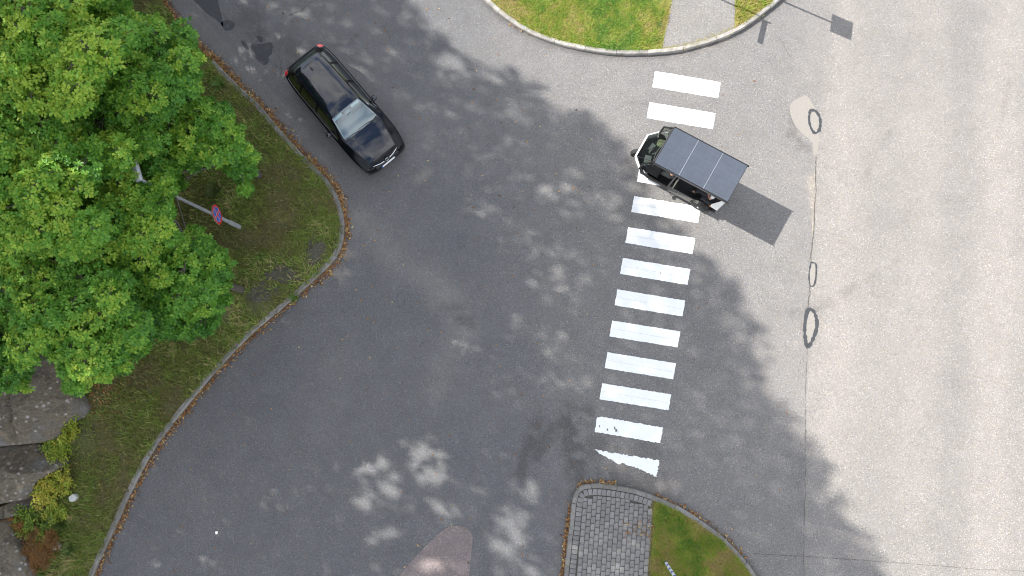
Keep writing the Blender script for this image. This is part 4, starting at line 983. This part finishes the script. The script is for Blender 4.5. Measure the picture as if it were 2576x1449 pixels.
    ws_ = (JF > 8.15) & (XF < 1.08) & (XF > .36); roof = (JF > 8) & (XF <= .36) & (XF > -1.79); rw = (JF > 8.3) & (XF <= -1.80) & (XF > -2.13)
    bon = (JF > 8) & (XF >= 1.10) & (XF < 2.16)
    side = (JF > 6.3) & (JF < 7.72) & (XF < .86-.32*(JF-6.3)*0) & (XF > -2.0+.18*(JF-6.3)) & (XF < 1.02-.42*(JF-6.3)/1.4)
    pill = (np.abs(XF+.33) < .05) | (np.abs(XF+1.28) < .05)
    sg = side & ~pill
    tl = (JF > 4.0) & (JF < 6.8) & (XF < -2.10) & (XF > -2.30); hl = (JF > 5.6) & (JF < 7.9) & (XF > 1.86) & (XF < 2.22)
    low = (JF < 3.1) & ((XF > 2.2) | (XF < -2.2)) | (JF < 1.6)
    rest = ~(arch | ws_ | roof | rw | bon | sg | tl | hl | low)
    def part(name, mask, mat, par=root, sm=True): return link(name, grid_mesh(name, P, mask, flip=False), MT[mat], par, sm)
    body = part('body', rest, 'car_paint'); part('lower_trim', low & ~arch, 'black_trim'); part('roof', roof, 'roof_gloss'); part('bonnet', bon, 'roof_gloss')
    part('windscreen', ws_, 'windscreen'); part('rear_window', rw, 'privacy_glass')
    L_ = np.zeros_like(XF, bool); L_[:, :nj//2] = True
    for sd in (L_, ~L_):
        for lo, hi in ((-.28, 2), (-1.23, -.38), (-9, -1.33)): part('side_window', sg & sd & (XF > lo) & (XF < hi), 'side_glass')
        part('tail_lamp', tl & sd, 'tail_red'); part('headlamp', hl & sd, 'lamp_clear')
    MB().quad(*[tuple(p) for p in P[0]]).build('front_panel', MT['black_trim'], root); MB().quad(*[tuple(p) for p in P[-1]]).build('rear_panel', MT['car_paint'], root)
    MB().box((0, 0, .25), (4.3, 1.4, .06)).build('floor_pan', MT['black_trim'], root)
    # cabin
    MB().box((.72, 0, .84), (.62, 1.36, .12), 0, .04).build('dashboard', MT['cabin'], root)
    st = MB(); st.lathe((.42, .36, .92), [(.175, 0), (.19, .01), (.175, .02)], 'x', 20); st.build('steering_wheel', MT['black_trim'], root)
    for y in (.36, -.36):
        MB().box((-.12, y, .52), (.52, .48, .18), 0, .06).box((-.42, y, .86), (.16, .46, .6), 0, .06).box((-.47, y, 1.22), (.10, .26, .14), 0, .04).build('front_seat', MT['seat'], root)
    MB().box((-1.15, 0, .52), (.5, 1.25, .18), 0, .06).box((-1.45, 0, .86), (.16, 1.25, .55), 0, .06).build('rear_seat', MT['seat'], root)
    hx = lambda x: np.interp(-x, -xs_, zr); yx = lambda x: np.interp(-x, -xs_, yr); zx = lambda x: np.interp(-x, -xs_, zc)
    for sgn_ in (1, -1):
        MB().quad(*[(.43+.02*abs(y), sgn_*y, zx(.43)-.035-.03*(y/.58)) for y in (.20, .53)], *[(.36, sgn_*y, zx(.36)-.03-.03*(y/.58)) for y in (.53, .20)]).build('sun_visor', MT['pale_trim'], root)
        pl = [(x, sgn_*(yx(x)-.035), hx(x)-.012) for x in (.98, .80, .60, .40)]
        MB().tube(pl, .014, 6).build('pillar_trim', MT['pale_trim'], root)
    MB().box((.47, 0, zx(.47)-.05), (.18, .20, .05), 0, .02).build('mirror_housing', MT['cabin'], root)
    # wipers, antenna, trims, mirrors
    for y0_, y1_ in ((.55, -.10), (-.02, -.62)):
        MB().tube([(1.12, y0_, 1.0), (1.06, (y0_+y1_)/2, 1.035), (1.05, y1_, 1.02)], [.014, .012, .008], 6).build('wiper', MT['black_trim'], root)
    MB().box((1.09, 0, .985), (.09, 1.36, .03), 0, .01).build('scuttle', MT['black_trim'], root)
    MB().tube([(-2.15, .05, 1.12), (-2.13, -.30, 1.13)], .014, 6).build('rear_wiper', MT['black_trim'], root)
    MB().box((-1.44, 0, zx(-1.44)+.02), (.11, .07, .05), 0, .02).tube([(-1.46, 0, zx(-1.44)+.04), (-1.60, 0, zx(-1.5)+.17)], [.008, .005], 6).build('antenna', MT['black_trim'], root)
    MB().tube([(-1.64-.03*(1-abs(y)/.53), y, zx(-1.64)-.058*(abs(y)/.53)**2+.003) for y in np.linspace(-.53, .53, 13)], .007, 5).build('roof_seam', MT['black_trim'], root)
    for s_ in (1, -1):
        MB().sphere((.53, s_*.985, 1.0), (.085, .105, .075), 12, 8).tube([(.56, s_*.86, .95), (.54, s_*.93, .98)], .03, 6).build('wing_mirror', MT['roof_gloss'], root)
        MB().quad((.455, s_*.93, .94), (.455, s_*1.06, .94), (.452, s_*1.06, 1.05), (.452, s_*.93, 1.05)).build('mirror_glass', MT['chrome'], root)
        MB().tube([(x, s_*(np.interp(-x, -xs_, w)-.085), np.interp(-x, -xs_, zb)+.034) for x in np.linspace(.8, -1.95, 24)], .010, 5).build('window_trim', MT['galv_dark'], root)
        for x in (.28, -.72): MB().box((x, s_*.925, .84), (.2, .03, .03), 0, .01).build('door_handle', MT['roof_gloss'], root)
        gx_ = [(1.98, .78), (2.13, .70), (2.235, .56), (2.275, .47)]
        MB().tube([(x, s_*y, .705-.02*(x-2)) for x, y in gx_], .013, 6).build('headlamp_strip', MT['chrome'], root)
        MB().tube([(2.285, s_*.45, .70), (2.34, s_*.28, .695), (2.362, s_*.11, .692)], .013, 6).build('grille_bar', MT['chrome'], root)
        MB().tube([(x, s_*(np.interp(-x, -xs_, yr)*.99), np.interp(-x, -xs_, zr)+.004) for x in np.linspace(2.1, 1.14, 12)], .011, 5).build('bonnet_crease', MT['roof_gloss'], root)
        for x in (1.42, -1.30):
            wh = empty('wheel', (x, s_*.80, .315)); wh.parent = root
            MB().lathe((0, 0, 0), [(.20, -.10), (.30, -.105), (.315, -.08), (.315, .08), (.30, .105), (.20, .10)], 'y', 28).build('tyre', MT['tyre'], wh)
            rm = MB().lathe((0, 0, 0), [(.20, -.07), (.20, .07)], 'y', 20)
            for kk in range(5): t = kk*1.2566; rm.box((.1*math.cos(t), s_*.085, .1*math.sin(t)), (.05, .03, .05))
            rm.build('rim', MT['rim'], wh)
    MB().box((2.33, 0, .60), (.10, .96, .10), 0, .03).build('grille', MT['black_trim'], root)
    # badge: ring with the two strokes
    bd = MB(); n_ = 24; cz, cxb = .715, 2.372; slope = .35
    bp = lambda a, b: (cxb-b*slope, a, cz+b)
    bd.tube([bp(.062*math.cos(2*math.pi*k/n_), .062*math.sin(2*math.pi*k/n_)) for k in range(n_+1)], .008, 6, cap=False)
    for s_ in (1, -1):
        bd.tube([bp(s_*.028, .052), bp(0, .008)], .006, 5); bd.tube([bp(s_*.050, .030), bp(s_*.024, -.048), bp(0, .002)], .006, 5)
    bo = bd.build('badge', MT['chrome'], root)
    MB().lathe((cxb-.012, 0, cz), [(.06, -.012), (.06, 0)], 'x', 24).build('badge_back', MT['black_trim'], bo)
    MB().quad((2.385, -.26, .40), (2.385, .26, .40), (2.345, .26, .51), (2.345, -.26, .51)).build('number_plate', MT['sign_white'], root)
    MB().quad((2.388, -.30, .40), (2.388, -.262, .40), (2.348, -.262, .51), (2.348, -.30, .51)).build('plate_band', MT['sign_blue'], root)
    return root
CAR_ANG = math.radians(-49.8); lfv = np.array([-math.sin(CAR_ANG), math.cos(CAR_ANG)])
car = build_car(-6.80+.07*lfv[0], 8.72+.07*lfv[1], CAR_ANG); car.scale = (.975, .975, .975)

# ------------------------------------------------------------------ solar three-wheeler
def solar_mat():
    m, nt, b = new_mat('solar_cells')
    tc = nt.nodes.new('ShaderNodeTexCoord'); mp = nt.nodes.new('ShaderNodeMapping'); nt.links.new(tc.outputs['Object'], mp.inputs[0])
    br = nt.nodes.new('ShaderNodeTexBrick'); br.offset = 0; br.inputs['Scale'].default_value = 1; br.inputs['Mortar Size'].default_value = .004; br.inputs['Brick Width'].default_value = .159; br.inputs['Row Height'].default_value = .159
    br.inputs['Color1'].default_value = (.050, .060, .080, 1); br.inputs['Color2'].default_value = (.051, .061, .081, 1); br.inputs['Mortar'].default_value = (.062, .073, .094, 1)
    nt.links.new(mp.outputs[0], br.inputs['Vector'])
    n = tex(nt, 'Noise', 3.0); c = mixc(nt, 1.0, br.outputs['Color'], ramp(nt, n, [(.3, .9), (.7, 1.1)]), 'MULTIPLY')
    nt.links.new(c, b.inputs['Base Color']); b.inputs['Roughness'].default_value = .22; b.inputs['Coat Weight'].default_value = .4; b.inputs['Coat Roughness'].default_value = .15; return m
MT['solar'] = solar_mat(); MT['solar_edge'] = plain('panel_edge', (.24, .26, .29), .4, metal=.3)
MT['tuk_black'] = plain('satin_black', (.010, .010, .011), .40, var=.15); MT['tuk_white'] = plain('white_fibreglass', (.78, .78, .77), .35, var=.04)
MT['tuk_grey'] = plain('aluminium_slat', (.13, .128, .12), .5, metal=.3); MT['tuk_beige'] = plain('pale_board', (.32, .30, .25), .8)
MT['tuk_glass'] = glass_mat('tuk_windscreen', (.46, .51, .47), .0, .02, 1.45, .35); MT['orange'] = plain('indicator_orange', (.75, .28, .03), .3)
MT['seat_green'] = plain('olive_vinyl', (.060, .075, .030), .6); MT['straw'] = plain('pale_straw_bag', (.30, .31, .20), .9, var=.25, vscale=30)
MT['skin'] = plain('skin', (.42, .22, .16), .55, var=.08); MT['tee'] = plain('white_cotton', (.78, .78, .80), .85, var=.05); MT['trouser'] = plain('dark_trousers', (.018, .019, .024), .9); MT['hair'] = plain('brown_hair', (.05, .032, .02), .7)
RC = G(1882, 416.7, 2.0)*.5+G(1830, 508, 2.0)*.5; FC = G(1695.3, 319, 2.0)*.5+G(1647.6, 409.2, 2.0)*.5
TANG = math.atan2(FC[1]-RC[1], FC[0]-RC[0])
def tuk_world(x, y, z=0): ca, sa = math.cos(TANG), math.sin(TANG); return (RC[0]+x*ca-y*sa, RC[1]+x*sa+y*ca, z)
def build_tuk():
    root = empty('solar_tricycle', (RC[0], RC[1], 0), TANG); tag(root, 'black and white three-wheeled taxi with a solar-panel roof crossing the zebra stripes', 'three-wheeler')
    b = lambda m, n, k, par=root: m.build(n, MT[k], par)
    L, Wd, ZT = 2.50, .635, 1.985
    for k in range(3):
        x0, x1 = k*L/3+.006, (k+1)*L/3-.006
        pn = MB().box(((x0+x1)/2, 0, ZT), (x1-x0, 2*Wd, .03), 0, .004)
        me = pn.mesh('solar_panel'); me.transform(Matrix.Translation((-(x0+x1)/2, .0, 0))); o = link('solar_panel', me, MT['solar'], root); o.location = ((x0+x1)/2, 0, 0)
        if k: b(MB().box((k*L/3, 0, ZT), (.016, 2*Wd, .034)), 'panel_strip', 'solar_edge')
    b(MB().box((L/2, 0, ZT-.10), (L+.02, 2*Wd+.015, .16), 0, .02), 'roof_frame', 'tuk_black')
    for s in (1, -1): b(MB().box((L/2-.02, s*(Wd+.022), ZT-.03), (L+.06, .03, .07)), 'roof_rail', 'tuk_black')
    # windscreen facets
    ft, cr = (2.50, .61, ZT-.02), (2.80, .68, 1.50); nb, sb = (3.12, .385, .98), (2.84, .655, .98)
    m_ = lambda p: (p[0], -p[1], p[2])
    b(MB().quad(ft, m_(ft), m_(nb), nb), 'windscreen', 'tuk_glass')
    for f in (lambda p: p, m_):
        b(MB().add([f(ft), f(nb), f(sb), f(cr)], [(0, 1, 2), (0, 2, 3)]), 'corner_glass', 'tuk_glass')
        b(MB().tube([f(ft), f(cr), f(sb)], .032, 6), 'corner_pillar', 'tuk_black'); b(MB().tube([f(nb), f(ft)], .010, 6), 'screen_edge', 'tuk_black')
    b(MB().tube([(2.51, .62, ZT-.05), (2.51, -.62, ZT-.05)], .035, 6), 'screen_header', 'tuk_black')
    # nose
    def hoop(z, k=1.0, dx=0.0): return [(2.45+dx, .66*k, z), (2.84+dx, .665*k, z), (3.13+dx, .395*k, z), (3.13+dx, -.395*k, z), (2.84+dx, -.665*k, z), (2.45+dx, -.66*k, z)]
    def skin_(h0, h1):
        V = h0+h1; n = len(h0); return V, [(k, k+1, n+k+1, n+k) for k in range(n-1)]
    bar_o = hoop(.985, 1.03, .035); bar_i = hoop(.99, .965, -.012)
    sel = slice(1, 5)
    b(MB().add(*skin_(bar_o[sel], bar_i[sel])).add(*skin_(hoop(.92, 1.03, .035)[sel], bar_o[sel])), 'nose_rim', 'tuk_white')
    b(MB().add(*skin_(hoop(.52, .88, .0)[sel], hoop(.915, 1.02, .03)[sel])), 'nose_panel', 'tuk_white')
    b(MB().add(*skin_(hoop(.34, .70, -.12)[sel], hoop(.515, .875, -.002)[sel])), 'nose_skirt', 'tuk_black')
    b(MB().prism([(2.20, .60), (2.80, .60), (3.05, .36), (3.05, -.36), (2.80, -.60), (2.20, -.60)], .70, .74), 'dashboard', 'tuk_black')
    b(MB().box((2.75, .25, .76), (.22, .30, .05), .3, .01).box((2.85, -.15, .76), (.16, .34, .05), -.2, .01), 'dash_panel', 'galv_dark')
    # floor, sides
    b(MB().box((1.40, 0, .34), (2.75, 1.24, .06)), 'floor', 'tuk_black')
    for s in (1, -1):
        y = s*.655
        b(MB().add([(2.84, y, .95), (2.80, y, .60), (2.50, y*1.01, .36), (1.76, y*1.01, .36), (1.76, y*1.01, .52), (2.46, y, .56), (2.66, y, .95)], [(0, 1, 6), (1, 2, 5), (1, 5, 6), (2, 3, 4, 5)]).add([(2.84, y-s*.03, .95), (2.80, y-s*.03, .60), (2.50, y-s*.03, .36), (1.76, y-s*.03, .36), (1.76, y-s*.03, .52), (2.46, y-s*.03, .56), (2.66, y-s*.03, .95)], [(0, 1, 6), (1, 2, 5), (1, 5, 6), (2, 3, 4, 5)]), 'side_skirt', 'tuk_black')
        b(MB().tube([(1.76, y*.99, .40), (1.74, y*.97, 1.2), (1.72, s*.62, 1.90)], .028, 8), 'door_pillar', 'tuk_black')
        b(MB().tube([(2.30, s*.62, 1.92), (2.62, s*.665, 1.72)], .02, 6), 'roof_brace', 'tuk_black')
        for k in range(5): b(MB().box((1.25, s*(.60+.016*k), .50-.045*k), (.96, .035, .032), 0, .005), 'step_slat', 'tuk_grey')
        b(MB().box((1.25, s*.575, .40), (.96, .03, .26)), 'sill', 'tuk_black')
        # rear quarter
        b(MB().add([(.02, s*.60, 1.90), (.02, s*.60, .62), (.27, s*.60, .68), (.30, s*.60, .95), (.16, s*.61, 1.60), (.12, s*.61, 1.90)], [(0, 1, 2, 3, 4, 5)]).add([(.0, s*.60, 1.90), (.0, s*.60, .62), (.0, s*.42, .62), (.0, s*.42, 1.90)], [(0, 1, 2, 3)]), 'rear_quarter_panel', 'tuk_white')
        b(MB().box((.29, s*.595, .72), (.03, .03, .04), 0, .008), 'indicator', 'orange')
        # mudguard arc
        V = []; n_ = 10
        for k in range(n_+1):
            t = math.radians(15+150*k/n_); x, z = .57+.345*math.cos(t), .29+.345*math.sin(t); V += [(x, s*.50, z), (x, s*.71, z)]
        b(MB().add(V, [(2*k, 2*k+1, 2*k+3, 2*k+2) for k in range(n_)]), 'mudguard', 'tuk_black')
        wh = empty('wheel', (.57, s*.625, .28)); wh.parent = root
        MB().lathe((0, 0, 0), [(.17, -.055), (.255, -.06), (.28, -.035), (.28, .035), (.255, .06), (.17, .055)], 'y', 28).build('tyre', MT['tyre'], wh)
        rm = MB().lathe((0, 0, 0), [(.165, -.035), (.175, .045), (.15, .045), (.14, .02)], 'y', 24).lathe((0, s*.05, 0), [(.05, -.02), (.04, .03)], 'y', 12)
        for k in range(6): t = k*1.047; rm.box((.095*math.cos(t), s*.03, .095*math.sin(t)), (.05, .03, .05))
        rm.build('rim', MT['rim'], wh)
        b(MB().tube([(2.70, s*.67, .98), (2.66, s*.74, 1.05), (2.60, s*.76, 1.06)], .010, 6), 'mirror_stalk', 'galv')
        mr = b(MB().sphere((2.56, s*.77, 1.07), (.035, .075, .055), 12, 8), 'wing_mirror', 'tuk_black')
        MB().quad((2.52, s*.73, 1.04), (2.52, s*.81, 1.04), (2.52, s*.81, 1.10), (2.52, s*.73, 1.10)).build('mirror_glass', MT['chrome'], mr)
    b(MB().box((1.60, 0, .98), (.03, 1.20, 1.0)), 'divider', 'tuk_beige'); b(MB().tube([(1.62, .60, 1.46), (1.62, -.60, 1.46)], .02, 6), 'divider_rail', 'tuk_black')
    b(MB().box((.03, 0, .95), (.03, .86, .66)), 'rear_panel', 'tuk_black'); b(MB().box((.03, 0, 1.56), (.012, .86, .50)), 'rear_window', 'side_glass')
    b(MB().box((2.0, .0, .62), (.42, .80, .14), 0, .05).box((1.76, .0, .95), (.10, .80, .5), 0, .04).box((2.0, 0, .48), (.34, .7, .16)), 'driver_seat', 'seat')
    b(MB().box((.42, 0, .60), (.50, 1.08, .14), 0, .05).box((.15, 0, .98), (.12, 1.08, .62), 0, .05).box((.42, 0, .45), (.46, 1.04, .18)), 'rear_bench', 'seat')
    # steering, wiper
    b(MB().tube([(2.80, 0, .45), (2.62, 0, 1.02)], .022, 8).tube([(2.52, .36, 1.08), (2.60, .18, 1.05), (2.62, 0, 1.03), (2.60, -.18, 1.05), (2.52, -.36, 1.08)], .014, 8), 'handlebar', 'galv_dark')
    b(MB().tube([(3.06, .08, 1.03), (2.93, .12, 1.25), (2.86, .14, 1.36)], [.012, .010, .008], 6).tube([(2.98, .36, 1.17), (2.76, .06, 1.53)], .009, 5), 'wiper', 'tuk_black')
    b(MB().box((2.60, -.46, .70), (.34, .26, .30), .2, .08), 'bag', 'straw')
    b(MB().sphere((2.30, -.44, .76), (.26, .18, .16), 14, 8), 'cushion', 'seat_green')
    # front wheel, steered to the left
    st = math.radians(30); fw = empty('front_wheel', (3.12, .02, .285), st); fw.parent = root
    MB().lathe((0, 0, 0), [(.17, -.065), (.26, -.07), (.285, -.05), (.285, .05), (.26, .07), (.17, .065)], 'y', 28).build('tyre', MT['tyre'], fw)
    MB().lathe((0, 0, 0), [(.17, -.04), (.17, .04)], 'y', 24).build('rim', MT['rim'], fw)
    for s in (1, -1): MB().tube([(0, s*.10, 0), (-.14, s*.10, .42)], .018, 6).build('fork_leg', MT['galv_dark'], fw)
    b(MB().tube([(2.96, 0, .60), (2.90, 0, .80)], .05, 8), 'steering_head', 'tuk_black')
    for s in (1, -1):
        b(MB().lathe((3.14, s*.24, .74), [(.07, -.01), (.07, .02), (.05, .035)], 'x', 16), 'headlamp', 'lamp_clear')
    return root
build_tuk()

# ------------------------------------------------------------------ the two people inside
def skin_mesh(name, verts, edges, mat, parent, levels=2, root=0):
    me = bpy.data.meshes.new(name); me.from_pydata([v[0] for v in verts], edges, []); o = link(name, me, mat, parent)
    me.update(); o.modifiers.new('skin', 'SKIN').use_smooth_shade = True
    if not me.skin_vertices: me.skin_vertices.new(name='') if hasattr(me.skin_vertices, 'new') else None
    sv = me.skin_vertices[0].data
    for k, v in enumerate(verts):
        r = v[1]; sv[k].radius = (r, r) if not hasattr(r, '__len__') else r; sv[k].use_root = (k == root)
    s = o.modifiers.new('smooth', 'SUBSURF'); s.levels = levels; s.render_levels = levels; return o
def person(x, y, zseat, facing, label, l_elbow, l_hand, r_elbow, r_hand, lean=0.0, knee_out=.16):
    """seated figure; local x forward, y left, z up from the seat"""
    wx, wy, _ = tuk_world(x, y); root = empty('person', (wx, wy, zseat), TANG+facing); tag(root, label, 'person')
    sx = -.05-lean*.3; T = {}
    V, E = [], []
    def add(n_, p, r, par=None):
        T[n_] = len(V); V.append((p, r))
        if par is not None: E.append((T[par], T[n_]))
    add('pelvis', (0, 0, .10), .13); add('waist', (sx*.5, 0, .28), .115, 'pelvis'); add('chest', (sx, 0, .46), .135, 'waist'); add('neck', (sx, 0, .60), .055, 'chest')
    add('head0', (sx+.02, 0, .69), .075, 'neck'); add('head1', (sx+.025, 0, .78), .088, 'head0'); add('head2', (sx+.02, 0, .86), .065, 'head1'); add('nose', (sx+.125, 0, .75), .012, 'head1')
    for s, nm, el, ha in ((1, 'l', l_elbow, l_hand), (-1, 'r', r_elbow, r_hand)):
        add(nm+'sh', (sx, s*.18, .54), .062, 'chest'); add(nm+'el', el, .044, nm+'sh'); h = Vector(ha); e = Vector(el); d = (h-e).normalized()
        add(nm+'wr', tuple(h-d*.09), .030, nm+'el'); add(nm+'pa', ha, (.038, .020), nm+'wr')
        side_ = d.cross(Vector((0, 0, 1))).normalized()
        for f in range(4):
            o_ = side_*(f-1.5)*.020; add(f'{nm}f{f}', tuple(h+d*.055+o_), .0095, nm+'pa'); add(f'{nm}g{f}', tuple(h+d*(.085-.006*abs(f-1.3))+o_-Vector((0, 0, .022))), .008, f'{nm}f{f}')
        add(nm+'th', tuple(h-d*.02+side_*(-.05)*s-Vector((0, 0, .012))), .011, nm+'pa')
        add(nm+'hip', (.06, s*.09, .09), .085, 'pelvis'); add(nm+'kn', (.44, s*knee_out, .13), .058, nm+'hip'); add(nm+'an', (.46, s*knee_out, -.22), .040, nm+'kn'); add(nm+'ft', (.58, s*knee_out, -.255), .035, nm+'an')
    skin_mesh('body', V, E, MT['skin'], root)
    S = [((0, 0, .14), .150), ((sx*.5, 0, .28), .138), ((sx, 0, .46), .158), ((sx, 0, .57), .085)]; Se = [(0, 1), (1, 2), (2, 3)]
    for s, el in ((1, l_elbow), (-1, r_elbow)):
        a = Vector((sx, s*.18, .54)); e = a.lerp(Vector(el), .62); S += [(tuple(a), .082), (tuple(e), .068)]; n_ = len(S); Se += [(2, n_-2), (n_-2, n_-1)]
    skin_mesh('t_shirt', S, Se, MT['tee'], root)
    S = [((0, 0, .09), .150)]; Se = []
    for s in (1, -1):
        n_ = len(S); S += [((.06, s*.09, .09), .100), ((.44, s*knee_out, .13), .075), ((.46, s*knee_out, -.20), .058)]; Se += [(0, n_), (n_, n_+1), (n_+1, n_+2)]
    skin_mesh('trousers', S, Se, MT['trouser'], root)
    MB().sphere((sx-.005, 0, .815), (.098, .088, .085), 14, 9).build('hair', MT['hair'], root)
    for s in (1, -1):
        MB().sphere((sx+.095, s*.032, .775), .012, 8, 6).build('eye', MT['sign_white'], root); MB().sphere((sx+.02, s*.085, .765), (.02, .012, .03), 8, 6).build('ear', MT['skin'], root)
        MB().box((.55, s*knee_out, -.27), (.27, .10, .08), 0, .03).build('shoe', MT['tuk_black'], root)
person(1.88, .08, .66, 0, 'driver in a white t-shirt at the handlebar of the solar three-wheeler', (-.06, .33, .34), (.24, .08, .34), (.06, -.30, .30), (.50, -.24, .42))
person(.42, .22, .66, 0, 'passenger in a white t-shirt on the rear bench, bare forearm by the open side', (.0, .27, .32), (.18, .05, .24), (.10, -.28, .28), (.34, -.12, .22), knee_out=.12)
